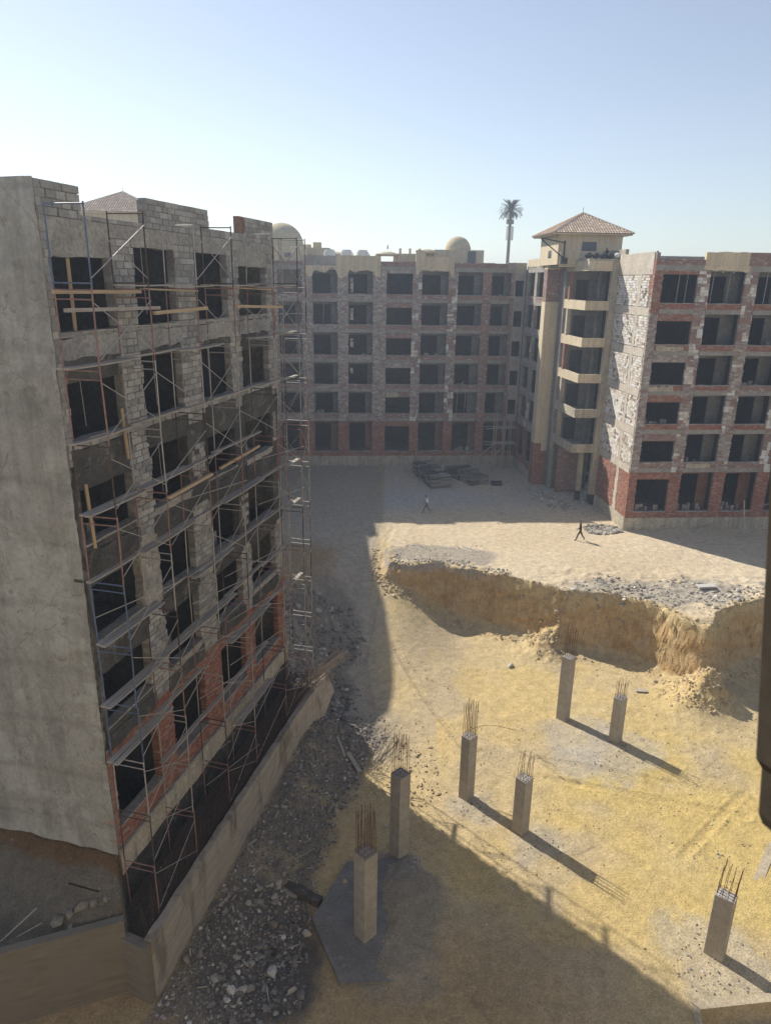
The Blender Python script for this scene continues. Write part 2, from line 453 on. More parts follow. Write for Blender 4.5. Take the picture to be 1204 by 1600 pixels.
def hz(x, y, detail=True):
    x = np.asarray(x, float); y = np.asarray(y, float)
    s, off, zlow = ground_fields(x, y)
    d = poly_sd(x, y, PLATEAU)
    edge = np.exp(-np.abs(d) / 2.5)
    dn = d + 0.50 * fbm(x, y, 3.0, 2, 3) + 0.05 * fbm(x, y, 0.8, 2, 9)
    dn = dn + 0.02 * fbm(x, y, 0.3, 2, 10)
    hgt = -zlow
    wid = 0.35 + 0.10 * np.clip(hgt, 0, 5)
    t = np.clip(dn / wid + 0.2, 0, 1)
    prof = 0.85 * t + 0.15 * smooth(t)
    ztop = 0.12 * fbm(x, y, 6, 3, 21) + 0.25 * np.exp(-np.clip(-d, 0, 99) / 1.2) * fbm(x, y, 0.9, 4, 22)
    ztop = ztop + np.where((y > 39) & (y < 50) & (x > 11), 0.28 * np.clip(fbm(x, y, 1.1, 4, 31), -0.2, 1) * smooth((49 - y) / 4), 0)
    # talus at the foot of the face
    foot = np.clip(dn - wid * 0.8, 0, 9)
    zl = zlow + 0.7 * np.exp(-foot / 0.5) * np.clip(hgt / 4, 0, 1) * (0.7 + 0.5 * fbm(x, y, 0.8, 3, 77))
    zl = zl + 1.5 * np.exp(-((x - 19.3) ** 2 / 1.6 + (y - 36.9) ** 2 / 1.5)) + 0.8 * np.exp(-((x - 18.4) ** 2 / 3 + (y - 36.0) ** 2 / 2.2))
    zl = zl + 1.0 * np.exp(-((x - 11.1) ** 2 / 1.0 + (y - 42.8) ** 2 / 1.2)) + 0.3 * np.exp(-((x - 11.2) ** 2 / 3 + (y - 41.9) ** 2 / 2))
    lump = np.exp(-((x - 18.9) ** 2 / 5 + (y - 36.8) ** 2 / 3)) + np.exp(-((x - 11.1) ** 2 / 3 + (y - 42.6) ** 2 / 3))
    zl = zl + lump * (.30 * fbm(x, y, .55, 3, 501) + .12 * fbm(x, y, .2, 2, 502))
    z = lerp(ztop, zl, prof)
    # flank west of the retaining wall: ditch and soil ledge
    inditch = (off < 1.72) & (s > -1.2) & (s < 16.0)
    ditch = -1.3 + 0.12 * fbm(x, y, 0.8, 3, 41)
    z = np.where(inditch, ditch, z)
    z = np.where((off < 1.85) & (s > 16.0) & (s < 17.0) & (y < 60), lerp(ditch, z, smooth((s - 16.0))), z)
    led = poly_sd(x, y, LEDGE)
    zl2 = np.clip(0.95 - 0.85 * np.clip(-s, 0, 3), -0.75, 1.0) + 0.22 * fbm(x, y, 0.9, 4, 51)
    z = np.where(led < 0, zl2, z)
    # broad and fine relief
    act = smooth((90 - y) / 30)
    calm = np.clip(fbm(x, y, 5, 2, 61) + 0.5, 0.15, 1)
    z = z + (0.10 * fbm(x, y, 3.5, 4, 5) + 0.045 * fbm(x, y, 0.5, 4, 6) * calm) * act
    z = z + 0.24 * smooth((x + .5 + .6 * fbm(x, y, 1.0, 3, 88)) / 1.4) * smooth((3.6 - np.hypot(x - .6, y - 21.3)) / 1.6)
    rub = rubble_mask(x, y, s, off)
    z = z + 0.16 * fbm(x, y, 0.55, 4, 8) * rub
    for (x0, y0, x1, y1, w) in TRACKS:
        dx, dy = x1 - x0, y1 - y0; L2 = dx * dx + dy * dy
        tt = np.clip(((x - x0) * dx + (y - y0) * dy) / L2, 0, 1)
        dd = np.hypot(x - x0 - tt * dx, y - y0 - tt * dy)
        z = z - 0.04 * np.exp(-(dd / w) ** 4) + 0.025 * np.exp(-((dd - w * 1.35) / (w * .35)) ** 2)
    return z
def rubble_mask(x, y, s, off):
    m = smooth((off - 1.7) / 0.4) * smooth((5.6 + 1.6 * fbm(x, y, 3, 3, 71) - off) / 1.2) * smooth((17.5 - s) / 3) * smooth((s + 6) / 2)
    m2 = smooth((3.0 + fbm(x, y, 3, 3, 72) - np.hypot((x + 4.4) / 1.1, (y - 40) / 3.2)) / 1.0)
    return np.clip(np.maximum(m, m2 * 0.8), 0, 1)
def axis(a, b, step, growth=1.115, reach=3500):
    core = np.arange(a, b, step); st = step; out = []; v = core[-1]
    while v < reach:
        st *= growth; v += st; out.append(v)
    st = step; lo = []; v = a
    while v > -reach:
        st *= growth; v -= st; lo.append(v)
    return np.concatenate([np.array(lo[::-1]), core, np.array(out)])
gx = axis(-9.0, 26, 0.08); gy = axis(14.8, 50.5, 0.08)
GX, GY = np.meshgrid(gx, gy)
GZ = hz(GX, GY)
# break up the cut bank sideways so that it is not a plain height field
_gy, _gx = np.gradient(GZ, gy, gx)
_st = smooth((np.hypot(_gx, _gy) - 1.0) / 1.5) * (np.abs(poly_sd(GX, GY, PLATEAU)) < 3)
DX = .15 * fbm(GX * 1.0 + GZ * 1.9, GY - GZ * 1.3, 1.1, 4, 201) + .07 * fbm(GX * 2 + GZ * 3.1, GY * 2 + GZ * 2.3, .5, 3, 202)
DY = .20 * fbm(GX * .8 - GZ * 2.1, GY + GZ * 1.6, 1.0, 4, 203) + .10 * fbm(GX * 2 - GZ * 3.7, GY * 2 + GZ * 2.9, .45, 3, 204)
PXX = GX + DX * _st; PYY = GY + DY * _st
far = np.hypot(GX, GY - 40) > 160
GZ = np.where(far, -0.3, GZ)
nx, ny = len(gx), len(gy)
me = bpy.data.meshes.new('ground')
co = np.stack([PXX, PYY, GZ], -1).reshape(-1, 3)
ii = (np.arange(ny - 1)[:, None] * nx + np.arange(nx - 1)[None]).ravel()
q = np.stack([ii, ii + 1, ii + nx + 1, ii + nx], 1)
me.vertices.add(len(co)); me.vertices.foreach_set('co', co.ravel())
me.loops.add(q.size); me.loops.foreach_set('vertex_index', q.ravel().astype(np.int32))
me.polygons.add(len(q)); me.polygons.foreach_set('loop_start', (np.arange(len(q)) * 4).astype(np.int32))
me.update(calc_edges=True)
me.polygons.foreach_set('use_smooth', [True] * len(q))
# soil kinds as a colour attribute (courtyard shade partly mixed in)
s_, off_, zlow_ = ground_fields(GX, GY)
d_ = poly_sd(GX, GY, PLATEAU)
def C(*c): return np.array(c)
n1 = fbm(GX, GY, 4.0, 5, 101); n2 = fbm(GX, GY, 1.2, 4, 102); n3 = fbm(GX, GY, 9.0, 3, 103)
def put(col, c, m): return col + (c - col) * np.clip(m, 0, 1)[..., None]
col = np.zeros(GX.shape + (3,)) + C(.47, .37, .205)                     # pit sand
col = put(col, C(.40, .325, .215), smooth(n1 * 1.6 + .3) * 0.8)
col = put(col, C(.50, .38, .155), smooth((fbm(GX, GY, 4.5, 3, 105) + .4) * 1.5) * smooth((9.5 - np.hypot((GX - 15.5) / 1.1, (GY - 26))) / 4.0))
col = put(col, C(.49, .37, .16), smooth((fbm(GX, GY, 3.0, 4, 106)) * 2.5) * .6 * (GX > 3))
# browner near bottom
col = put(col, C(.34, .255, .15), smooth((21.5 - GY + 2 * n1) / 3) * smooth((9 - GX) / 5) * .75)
# dusty grey around column feet
for (cx, cy, rr) in ((4.4, 27.4, 1.5), (6.9, 25.2, 1.6), (10.9, 33.2, 2.4), (12.6, 31.4, 2.6), (12.4, 19.6, 2.3), (0.8, 24.0, 1.4), (9.9, 30.8, 1.6)):
    m = smooth((rr * (1 + .5 * n2) - np.hypot(GX - cx, GY - cy)) / .9)
    col = put(col, C(.36, .335, .29), m * .5)
# ramp
rampm = smooth((1.0 + .8 * n1 - GX) / 2.5) * smooth((GY - 30 + 2 * n1) / 3)
col = put(col, C(.345, .30, .235), rampm)
col = put(col, C(.30, .22, .13), rampm * smooth((-3.4 - GX + n1 * 2) / 2.2) * smooth((GY - 40) / 3) * smooth((54 - GY) / 4))
# cliff face
gz_y, gz_x = np.gradient(GZ, gy, gx)
slope = np.hypot(gz_x, gz_y)
cl = smooth((slope - 0.9) / 0.8) * (np.abs(d_) < 3)
depth_t = np.clip(-GZ / 4, 0, 1)
n4 = fbm(GX * 1.0 + GZ * 1.3, GY * .6 + GZ * 2.2, .8, 5, 401)
face = C(.41, .28, .135) + (C(.46, .345, .195) - C(.41, .28, .135)) * smooth(n4 * 2.5 + .5)[..., None]
lip = C(.46, .36, .20)
face = face + (lip - face) * (smooth((0.30 - depth_t + .35 * n4) / .12) * smooth((GX - 7) / 2))[..., None]
face = face + (C(.33, .29, .24) - face) * (smooth((0.16 - depth_t + .1 * n2) / .08) * smooth((9 - GX) / 3))[..., None]
col = col + (face - col) * cl[..., None]
# plateau
pl = smooth(-(d_ + .2 + .4 * n2) / .5)
cream = C(.53, .44, .31) + n3[..., None] * 0.06
cream = cream + (C(.45, .40, .32) - cream) * smooth((GY - 57) / 6)[..., None]  # greyer past the rear building's shadow line: courtyard shade put into the colour
col = col * (1 - pl[..., None] * (1 - cl[..., None])) + cream * (pl * (1 - cl))[..., None]
gp = smooth((1.0 + .35 * n2 - np.hypot((GX - 4.6 - (49.5 - GY) * .6) / 4.4, (GY - 50.0) / 2.3)) / .25)
col = put(col, C(.285, .255, .215), gp * pl * .8)
gp = smooth((1.0 + .7 * n2 - np.hypot((GX - 19.0) / 8.0, (GY - 43.6) / 2.4)) / .3)
col = put(col, C(.33, .30, .25), gp * pl * .85 * (1 - .4 * smooth(n1 * 3)))
gp = smooth((1.0 + .7 * n1 - np.hypot((GX - 4.0) / 8.5, (GY - 66) / 5)) / .5)
col = put(col, C(.40, .385, .36), gp * pl * .8)
gp = smooth((1.0 + .7 * n1 - np.hypot((GX - 16.0) / 6, (GY - 66) / 4)) / .5)
col = put(col, C(.37, .35, .32), gp * pl * .8)
# rubble and ditch, ledge
rb = rubble_mask(GX, GY, s_, off_)
col = put(col, C(.165, .15, .13), rb * (0.85 - .35 * smooth(n2 * 2)))
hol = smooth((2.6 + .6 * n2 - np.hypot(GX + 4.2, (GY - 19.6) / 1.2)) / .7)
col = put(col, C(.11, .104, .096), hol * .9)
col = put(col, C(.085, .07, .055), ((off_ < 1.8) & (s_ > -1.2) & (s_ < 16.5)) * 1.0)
led = poly_sd(GX, GY, LEDGE)
col = put(col, C(.15, .135, .11), (led < 0.05) * 1.0)
col = put(col, C(.14, .09, .05), (led < 0.05) * smooth((GZ - .45 + .3 * n2) / .2))
# footing dust
ft = poly_sd(GX, GY, FOOT)
col = put(col, C(.22, .21, .19), smooth((.9 + n2 - ft) / .9) * (GX > -1.0) * .7)
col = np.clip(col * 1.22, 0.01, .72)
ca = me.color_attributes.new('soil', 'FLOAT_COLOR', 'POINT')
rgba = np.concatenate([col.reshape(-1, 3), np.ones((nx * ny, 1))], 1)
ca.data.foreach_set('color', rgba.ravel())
trk = np.zeros(GX.shape + (3,))
for (x0, y0, x1, y1, w) in TRACKS:
    dx, dy = x1 - x0, y1 - y0; L = math.hypot(dx, dy)
    al = ((GX - x0) * dx + (GY - y0) * dy) / L; ac = ((GX - x0) * dy - (GY - y0) * dx) / L
    m_ = smooth((w * 1.15 - np.abs(ac)) / .06) * smooth((al + .3) / .6) * smooth((L + .3 - al) / .6) * smooth((fbm(GX, GY, 1.6, 3, 300) + .45) / .35)
    k_ = m_ > trk[..., 0]
    near_ = (np.abs(ac) < w * 2) & (al > -1) & (al < L + 1) & (k_ | (trk[..., 0] == 0))
    trk[..., 1] = np.where(near_, al, trk[..., 1]); trk[..., 2] = np.where(near_, np.abs(ac), trk[..., 2]); trk[..., 0] = np.maximum(trk[..., 0], m_)
cb = me.color_attributes.new('track', 'FLOAT_COLOR', 'POINT')
cb.data.foreach_set('color', np.concatenate([trk.reshape(-1, 3), np.ones((nx * ny, 1))], 1).ravel())
t = NT('soil', 0.97, 0.05)
tk = t.n('ShaderNodeAttribute', attribute_name='track'); sp_ = t.n('ShaderNodeSeparateColor'); t.l(tk.outputs['Color'], sp_.inputs[0])
tread = t.math('SINE', t.math('MULTIPLY', t.math('ADD', sp_.outputs[1], t.math('MULTIPLY', sp_.outputs[2], 0.9)), 25.0))
tread = t.math('MULTIPLY', t.math('GREATER_THAN', tread, 0.1), sp_.outputs[0])
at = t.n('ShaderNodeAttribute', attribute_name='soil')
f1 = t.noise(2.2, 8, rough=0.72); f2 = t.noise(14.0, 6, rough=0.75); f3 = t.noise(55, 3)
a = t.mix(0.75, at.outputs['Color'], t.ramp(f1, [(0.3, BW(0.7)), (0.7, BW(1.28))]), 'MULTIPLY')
a = t.mix(0.85, a, t.ramp(f2, [(0.34, BW(0.62)), (0.64, BW(1.28))]), 'MULTIPLY')
a = t.mix(0.5, a, t.ramp(t.noise(34, 4, rough=.8), [(0.36, BW(0.6)), (0.62, BW(1.25))]), 'MULTIPLY')
a = t.mix(t.math('MULTIPLY', tread, .12), a, (.2, .16, .1, 1))
vo = t.n('ShaderNodeTexVoronoi'); vo.inputs['Scale'].default_value = 3.4; vo.inputs['Randomness'].default_value = 1.0
t.l(t.co, vo.inputs['Vector'])
spk = t.ramp(vo.outputs['Distance'], [(0.10, BW(1)), (0.14, BW(0))])
msk = t.ramp(t.noise(0.9, 4), [(0.5, BW(0)), (0.62, BW(1))])
a = t.mix(t.math('MULTIPLY', t.math('MULTIPLY', spk, msk), 0.5), a, (.62, .58, .5, 1))
t.color(a)
h = t.math('ADD', t.math('MULTIPLY', f1, 1.2), t.math('MULTIPLY', f2, 0.5))
h = t.math('ADD', h, t.math('MULTIPLY', f3, 0.12))
h = t.math('ADD', h, t.math('MULTIPLY', tread, 0.30))
t.bump(h, 0.9, 0.10)
MAT['soil'] = t.m
me.materials.append(t.m)
ground = link('ground', me, kind='structure')

MAT['duststone'] = island('dusty_stone', [(0, (.25, .23, .195, 1)), (.35, (.31, .285, .24, 1)), (.65, (.38, .35, .30, 1)), (.9, (.50, .46, .40, 1))], 9, .6, amount=.3)
# ------------------------------------------------------------------ loose stones as masses
_phi = (1 + 5 ** .5) / 2
ICO_V = np.array([(-1, _phi, 0), (1, _phi, 0), (-1, -_phi, 0), (1, -_phi, 0), (0, -1, _phi), (0, 1, _phi), (0, -1, -_phi), (0, 1, -_phi), (_phi, 0, -1), (_phi, 0, 1), (-_phi, 0, -1), (-_phi, 0, 1)]) / 1.9
ICO_F = np.array([(0, 11, 5), (0, 5, 1), (0, 1, 7), (0, 7, 10), (0, 10, 11), (1, 5, 9), (5, 11, 4), (11, 10, 2), (10, 7, 6), (7, 1, 8), (3, 9, 4), (3, 4, 2), (3, 2, 6), (3, 6, 8), (3, 8, 9), (4, 9, 5), (2, 4, 11), (6, 2, 10), (8, 6, 7), (9, 8, 1)])
def stones_mesh(name, P, size, flat=0.6, rng=RNG):
    """P (n,3) centres; size (n,)"""
    n = len(P)
    v = ICO_V[None] * (1 + rng.uniform(-.38, .30, (n, 12, 1)))
    v = v * np.stack([rng.uniform(.6, 1.3, n), rng.uniform(.5, 1.1, n), rng.uniform(flat * .6, flat * 1.3, n)], 1)[:, None]
    a = rng.uniform(0, 6.28, n); c, s = np.cos(a), np.sin(a)
    x = v[..., 0] * c[:, None] - v[..., 1] * s[:, None]; y = v[..., 0] * s[:, None] + v[..., 1] * c[:, None]
    tl = rng.uniform(-.5, .5, n)[:, None]
    z = v[..., 2] + x * tl
    v = np.stack([x, y, z], -1) * size[:, None, None] * .5 + P[:, None]
    f = (ICO_F[None] + (np.arange(n) * 12)[:, None, None]).reshape(-1, 3)
    me = bpy.data.meshes.new(name)
    me.vertices.add(n * 12); me.vertices.foreach_set('co', v.ravel())
    me.loops.add(f.size); me.loops.foreach_set('vertex_index', f.ravel().astype(np.int32))
    me.polygons.add(len(f)); me.polygons.foreach_set('loop_start', (np.arange(len(f)) * 3).astype(np.int32))
    me.polygons.foreach_set('use_smooth', [False] * len(f))
    me.update(calc_edges=True)
    return me
def scatter(n, box, accept, smin, smax, power=3.0, sink=0.15):
    x = RNG.uniform(box[0], box[1], n * 6); y = RNG.uniform(box[2], box[3], n * 6)
    k = RNG.uniform(0, 1, n * 6) < accept(x, y)
    x, y = x[k][:n], y[k][:n]
    sz = smin + (smax - smin) * RNG.uniform(0, 1, len(x)) ** power
    z = hz(x, y) + sz * (0.25 - sink)
    return np.stack([x, y, z], 1), sz
def stuff_stones(name, mat, *parts):
    P = np.concatenate([p[0] for p in parts]); S = np.concatenate([p[1] for p in parts])
    o = link(name, stones_mesh(name, P, S), None, MAT[mat], 'stuff')
    return o
def so(x, y):
    px = x - LO[0]; py = y - LO[1]
    return px * LD[0] + py * LD[1], px * LOUT[0] + py * LOUT[1]
o = stuff_stones('rubble', 'rock',
    scatter(15000, (-9, 2, 13, 40), lambda x, y: rubble_mask(x, y, *so(x, y)) * (so(x, y)[1] > 1.95), .03, .20, 4),
    scatter(700, (-7.2, -2.6, 15.5, 24), lambda x, y: smooth((2.9 - np.hypot(x + 4.2, (y - 19.6) / 1.2)) / .8) * (so(x, y)[1] > 2.0), .06, .42, 4),
    scatter(1500, (-7, -.5, 33, 45), lambda x, y: rubble_mask(x, y, *so(x, y)), .06, .5, 3.5))
o['label'] = 'grey broken concrete rubble heaped along the retaining wall'
def edge_acc(lo, hi):
    return lambda x, y: smooth(1 - np.abs(poly_sd(x, y, PLATEAU) - (lo + hi) / 2) / ((hi - lo) / 2))
stuff_stones('plateau_rubble', 'duststone',
    scatter(1500, (10, 27, 40, 47), lambda x, y: smooth((1.1 + .6 * fbm(x, y, 1.2, 3, 8) - np.hypot((x - 18.5) / 8, (y - 43.3) / 2.6)) / .5) * (poly_sd(x, y, PLATEAU) < 0), .04, .38, 4.5),
    scatter(500, (0, 9, 46, 50), lambda x, y: edge_acc(-1.4, .1)(x, y), .05, .3, 3),
    scatter(260, (1, 8, 49, 52), lambda x, y: 1.0 + 0 * x, .04, .16, 3),
    scatter(900, (11, 21, 57.5, 70), lambda x, y: smooth((1.2 + fbm(x, y, 2, 3, 8) - np.hypot((x - 17) / 4, (y - 65) / 4)) / .6), .06, .45, 4),
    scatter(420, (16.8, 19.9, 54.3, 57.5), lambda x, y: smooth((1.1 - np.hypot((x - 18.2) / 1.6, (y - 56.1) / 1.2)) / .3), .12, .55, 2),
    scatter(500, (-9, 13.5, 72, 77), lambda x, y: smooth((y - 73.5 - .05 * x) / 2), .05, .25, 3))['label'] = 'grey broken stones strewn over the dusty upper terrace'
stuff_stones('cliff_debris', 'sandrock',
    scatter(2000, (0, 26, 35, 49), edge_acc(.5, 2.1), .04, .30, 4.5),
    scatter(1000, (16.5, 21.2, 34.5, 39), lambda x, y: smooth((1.3 - np.hypot((x - 18.8) / 1.9, (y - 36.6) / 1.6)) / .5), .04, .26, 3.5),
    scatter(300, (9.8, 12.6, 41, 44.2), lambda x, y: 1.0 + 0 * x, .05, .25, 3),
    scatter(1600, (0, 26, 37, 49), edge_acc(-.8, .4), .05, .30, 3),
    scatter(700, (-1, 2.5, 43, 52), edge_acc(.2, 1.5), .05, .3, 3))['label'] = 'sandy lumps and stones fallen along the foot of the cut bank'
stuff_stones('pit_pebbles', 'sandrock',
    scatter(3800, (-1, 24, 15, 40), lambda x, y: np.clip(fbm(x, y, 2.5, 3, 14) * 2.5 + .25, .05, 1) * (poly_sd(x, y, PLATEAU) > .6), .025, .14, 4),
    scatter(420, (-1.2, 2.8, 27.5, 32.5), lambda x, y: 1.0 + 0 * x, .04, .25, 3))['label'] = 'small pebbles and chips scattered over the yellow pit floor'
def colfoot(cx, cy, r, n=90):
    return scatter(n, (cx - r, cx + r, cy - r, cy + r), lambda x, y: smooth(1.3 - np.hypot(x - cx, y - cy) / r), .025, .13, 3)
stuff_stones('mortar_crumbs', 'rock', colfoot(4.6, 27.0, 1.2), colfoot(7, 25, 1.2), colfoot(11.2, 31.8, 2.2, 150), colfoot(12.3, 19.6, 1.7, 170),
    colfoot(13.6, 33.0, 1.5), colfoot(14.2, 24.8, 1.0, 80), colfoot(1.2, 24.2, 1.0))['label'] = 'grey mortar crumbs spread around the feet of the concrete columns'

# individual stones large enough to point at
def rock(x, y, size, label, mat='midrock', seed=0, flat=.7, group=None):
    rg = np.random.default_rng(seed + 500)
    me = stones_mesh('rock', np.array([[0., 0., 0.]]), np.array([size]), flat, rg)
    o = link('rock', me, None, MAT[mat])
    o.location = (x, y, float(hz(x, y)) + size * .12)
    return tag(o, label, 'rock', group)

# scraps of board and bar strewn about
def scraps(name, label, n, box, acc, mat):
    x = RNG.uniform(box[0], box[1], n * 5); y = RNG.uniform(box[2], box[3], n * 5); k = RNG.uniform(0, 1, n * 5) < acc(x, y)
    x, y = x[k][:n], y[k][:n]; z = hz(x, y); m = MB()
    for a, b, c in zip(x, y, z):
        L = RNG.uniform(.12, .6); w = RNG.uniform(.012, .045); h = RNG.uniform(.01, .04); an = RNG.uniform(0, 3.14); t_ = RNG.uniform(-.12, .2)
        ca_, sa_ = math.cos(an), math.sin(an)
        P = []
        for i in (-1, 1):
            for j in (-1, 1):
                for l in (0, 1):
                    u, v_ = i * L / 2, j * w
                    P.append((a + u * ca_ - v_ * sa_, b + u * sa_ + v_ * ca_, c + .02 + l * h + u * t_ + .05))
        m.hexa(P)
    o = m.build(name, MAT[mat], None, 'stuff'); o['label'] = label
scraps('timber_scraps', 'small bits of timber and board littering the shaded courtyard', 110, (-6, 20, 57, 75), lambda x, y: np.where(y > 58, .8, .2) * (np.clip(fbm(x, y, 3, 3, 9) + .4, 0, 1)), 'plank')
scraps('rubble_timber', 'bits of timber and bar mixed into the rubble slope', 55, (-8, 2, 15, 40), lambda x, y: rubble_mask(x, y, *so(x, y)) * (so(x, y)[1] > 2.1), 'plank')
# ================================================================== BUILDINGS
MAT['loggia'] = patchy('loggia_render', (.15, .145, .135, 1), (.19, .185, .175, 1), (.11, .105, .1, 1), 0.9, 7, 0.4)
MAT['warmconc'] = patchy('warm_concrete', (.40, .36, .30, 1), (.47, .42, .35, 1), (.33, .295, .245, 1), .8, 9, .5)
MAT['roomfloor'] = patchy('room_floor', (.10, .095, .085, 1), (.13, .125, .11, 1), (.08, .075, .07, 1), 1.2, 8, .3)  # floor tone darkened as well, room shade carried by the colour
S = [1.65, 5.86, 9.0, 12.1, 15.22, 18.3]                 # sills
FB = [1.1, 5.0, 8.2, 11.3, 14.4, 17.5, 20.62]            # underside of the edge beams
def fill(out, x0, x1, z0, z1, bw, bh, jag=0.03, y=0.0, dep=0.16, rng=RNG, gap=0.012, proud=0.012, miss=0.0):
    """running-bond courses in a rectangle as boxes (x0,x1,y0,y1,z0,z1)"""
    n = max(1, int(round((z1 - z0) / bh))); h = (z1 - z0) / n
    for r in range(n):
        a = x0 + rng.uniform(-jag, jag); b = x1 + rng.uniform(-jag, jag)
        x = a - (bw * 0.5 if r % 2 else 0) + rng.uniform(-.03, .03)
        while x < b - 0.02:
            l = max(x, a); e = min(x + bw * rng.uniform(.9, 1.1), b)
            if e - l > 0.035 and rng.uniform() > miss:
                p = y - rng.uniform(0, proud)
                out.append((l + gap * .5, e - gap * .5, p, y + dep, z0 + r * h + gap * .5, z0 + (r + 1) * h - gap * .5))
            x = x + bw
    return out
class Stuffer:
    """small masonry units of one building, joined per material; the largest can be parts"""
    def __init__(s, root, prefix=''):
        s.root = root; s.d = {}; s.prefix = prefix
    def add(s, mat, T, boxes):
        s.d.setdefault(mat, []).append((T, boxes))
    def finish(s, names):
        for mat, lst in s.d.items():
            tot = MB()
            for T, bx in lst:
                if not bx: continue
                m = MB(T); m.boxes(bx)
                a, b, c, d, e, f = T
                v = np.concatenate(m.V); v = np.stack([a * v[:, 0] + b * v[:, 1] + e, c * v[:, 0] + d * v[:, 1] + f, v[:, 2]], 1)
                tot.V.append(v); tot.Q.append(np.concatenate(m.Q) + tot.n); tot.n += len(v)
            if tot.n:
                tot.build(names.get(mat, mat + '_masonry'), MAT[mat], s.root, 'stuff')
def ragged(mb, x0, x1, z0, z1, y0, y1, side=1, amp=.05, rng=RNG, step=.22):
    """wall piece with broken vertical edges"""
    n = max(2, int((z1 - z0) / step)); zs = np.linspace(z0, z1, n + 1)
    L = [(x0 + rng.uniform(-amp, amp), z) for z in zs]; Rr = [(x1 + rng.uniform(-amp, amp), z) for z in zs]
    pts = L + Rr[::-1]
    return mb.prism(pts[::-1], y0, y1)
SIZE = {'red': (.25, .095), 'dullred': (.25, .11), 'mottled': (.32, .15), 'whitish': (.40, .20), 'greyblock': (.42, .21)}
CORE = {'red': 'redmortar', 'dullred': 'redmortar', 'mottled': 'mortar', 'whitish': 'mortar', 'greyblock': 'mortar'}
def facade(root, st, T, sa, sb, bays, pmat, wmat, top_mat, depth=6.5, side_in=0.28, parts=True, loggia_y=1.35, beam='slab', jag=.05):
    nb = len(bays)
    edges = [sa] + [v for b in bays for v in (b[0], b[1])] + [sb]
    for k in range(6):
        z0, z1 = FB[k], FB[k + 1]
        for i in range(nb + 1):                       # piers
            a, b = edges[2 * i], edges[2 * i + 1]
            if b - a < .05: continue
            mt = pmat(i, k)
            if mt == 'mix':
                MB(T).box(a + .02, b - .02, .02, side_in, z0, z1).build('pier', MAT['mortar'], root)
                n_ = 14; hh = (z1 - z0) / n_; ja = 0; mid = .5; run = 0; pale = False
                for r in range(n_):
                    if run <= 0:
                        pale = RNG.uniform() < .55; run = RNG.integers(1, 4); mid = RNG.uniform(.25, .9); left = RNG.uniform() < .5
                    run -= 1
                    zz0, zz1 = z0 + r * hh, z0 + (r + 1) * hh
                    xm = a + (b - a) * mid
                    if not pale: st.add('mottled', T, fill([], a, b, zz0, zz1, .3, .11, jag=jag))
                    elif left:
                        st.add('whitish', T, fill([], a, xm, zz0, zz1, .36, .2, jag=jag)); st.add('dullred', T, fill([], xm + .02, b, zz0, zz1, .25, .11, jag=jag * .5))
                    else:
                        st.add('dullred', T, fill([], a, xm, zz0, zz1, .25, .11, jag=jag)); st.add('whitish', T, fill([], xm + .02, b, zz0, zz1, .36, .2, jag=jag * .5))
            elif mt in SIZE:
                MB(T).box(a + .02, b - .02, .02, side_in, z0, z1).build('pier', MAT[CORE[mt]], root)
                mt2 = mt if isinstance(mt, str) else mt
                st.add(mt2, T, fill([], a, b, z0 + .005, z1 - .005, *SIZE[mt2], jag=jag))
            else:
                m = MB(T); ragged(m, a, b, z0, z1, 0, side_in, amp=jag * .8); m.build('pier', MAT[mt], root)
        for j, (s0, s1, kind) in enumerate([(b[0], b[1], b[2]) for b in bays]):
            top = (4.4 if k == 0 else S[k] + 1.74 + (.35 if k == 5 else 0)) if kind == 'w' else FB[k + 1]
            if kind == 'w' and k == 5: top = 20.36
            zb = z0 + (.34 if k else 0)
            mt = wmat(j, k)
            if k:
                MB(T).box(s0 + .003, s1 - .003, -.012, side_in, z0, zb).build('edge_beam', MAT[beam], root)
            zt = S[k] - .05
            if mt in SIZE:
                MB(T).box(s0, s1, .025, side_in - .02, zb, zt).build('parapet_wall', MAT[CORE[mt]], root)
                st.add(mt, T, fill([], s0 + .01, s1 - .01, zb + .005, zt, *SIZE[mt], jag=0))
            else:
                MB(T).box(s0, s1, .0, side_in - .02, zb, zt).build('parapet_wall', MAT[mt], root)
            n = 5; xs = np.linspace(s0, s1, n + 1)
            prof = [(x, zt) for x in xs] + [(x, S[k] + RNG.uniform(-.02, .03)) for x in xs[::-1]]
            MB(T).prism(prof, -.03, side_in + .02).build('sill', MAT['concrete'], root)
            if top < z1 - .05:
                mt = wmat(j, k) if (k + j) % 3 else ('mottled' if k else 'red')
                if mt in SIZE:
                    MB(T).box(s0, s1, .025, side_in - .02, top, z1).build('lintel', MAT[CORE[mt]], root)
                    st.add(mt, T, fill([], s0 + .01, s1 - .01, top + .06, z1 - .005, *SIZE[mt], jag=0))
                else:
                    MB(T).box(s0, s1, .0, side_in - .02, top, z1).build('lintel', MAT[mt], root)
            if kind == 'l':                            # recessed balcony back wall with a doorway
                w = s1 - s0; dz0 = S[k] - .45; lz = z1 + .1
                d0 = s0 + w * RNG.uniform(-.02, .06); d1 = s0 + w * RNG.uniform(.68, .82); dt = S[k] + 1.98 + (.9 if k == 0 else 0)
                pts = [(s0 - .3, dz0 - .3), (d0, dz0 - .3), (d0, dt), (d1, dt), (d1, dz0 - .3), (s1 + .3, dz0 - .3), (s1 + .3, lz), (s0 - .3, lz)]
                MB(T).prism(pts, loggia_y, loggia_y + .15).build('inner_wall', MAT['loggia'] if k else MAT['redmortar'], root)
    # floors, partitions, back wall of the rooms
    for k in range(1, 7):
        MB(T).box(sa + .05, sb - .05, side_in + .002, depth, FB[k] + (.0 if k < 6 else .1), FB[k] + .30).build('floor_slab', MAT['roomfloor'], root)
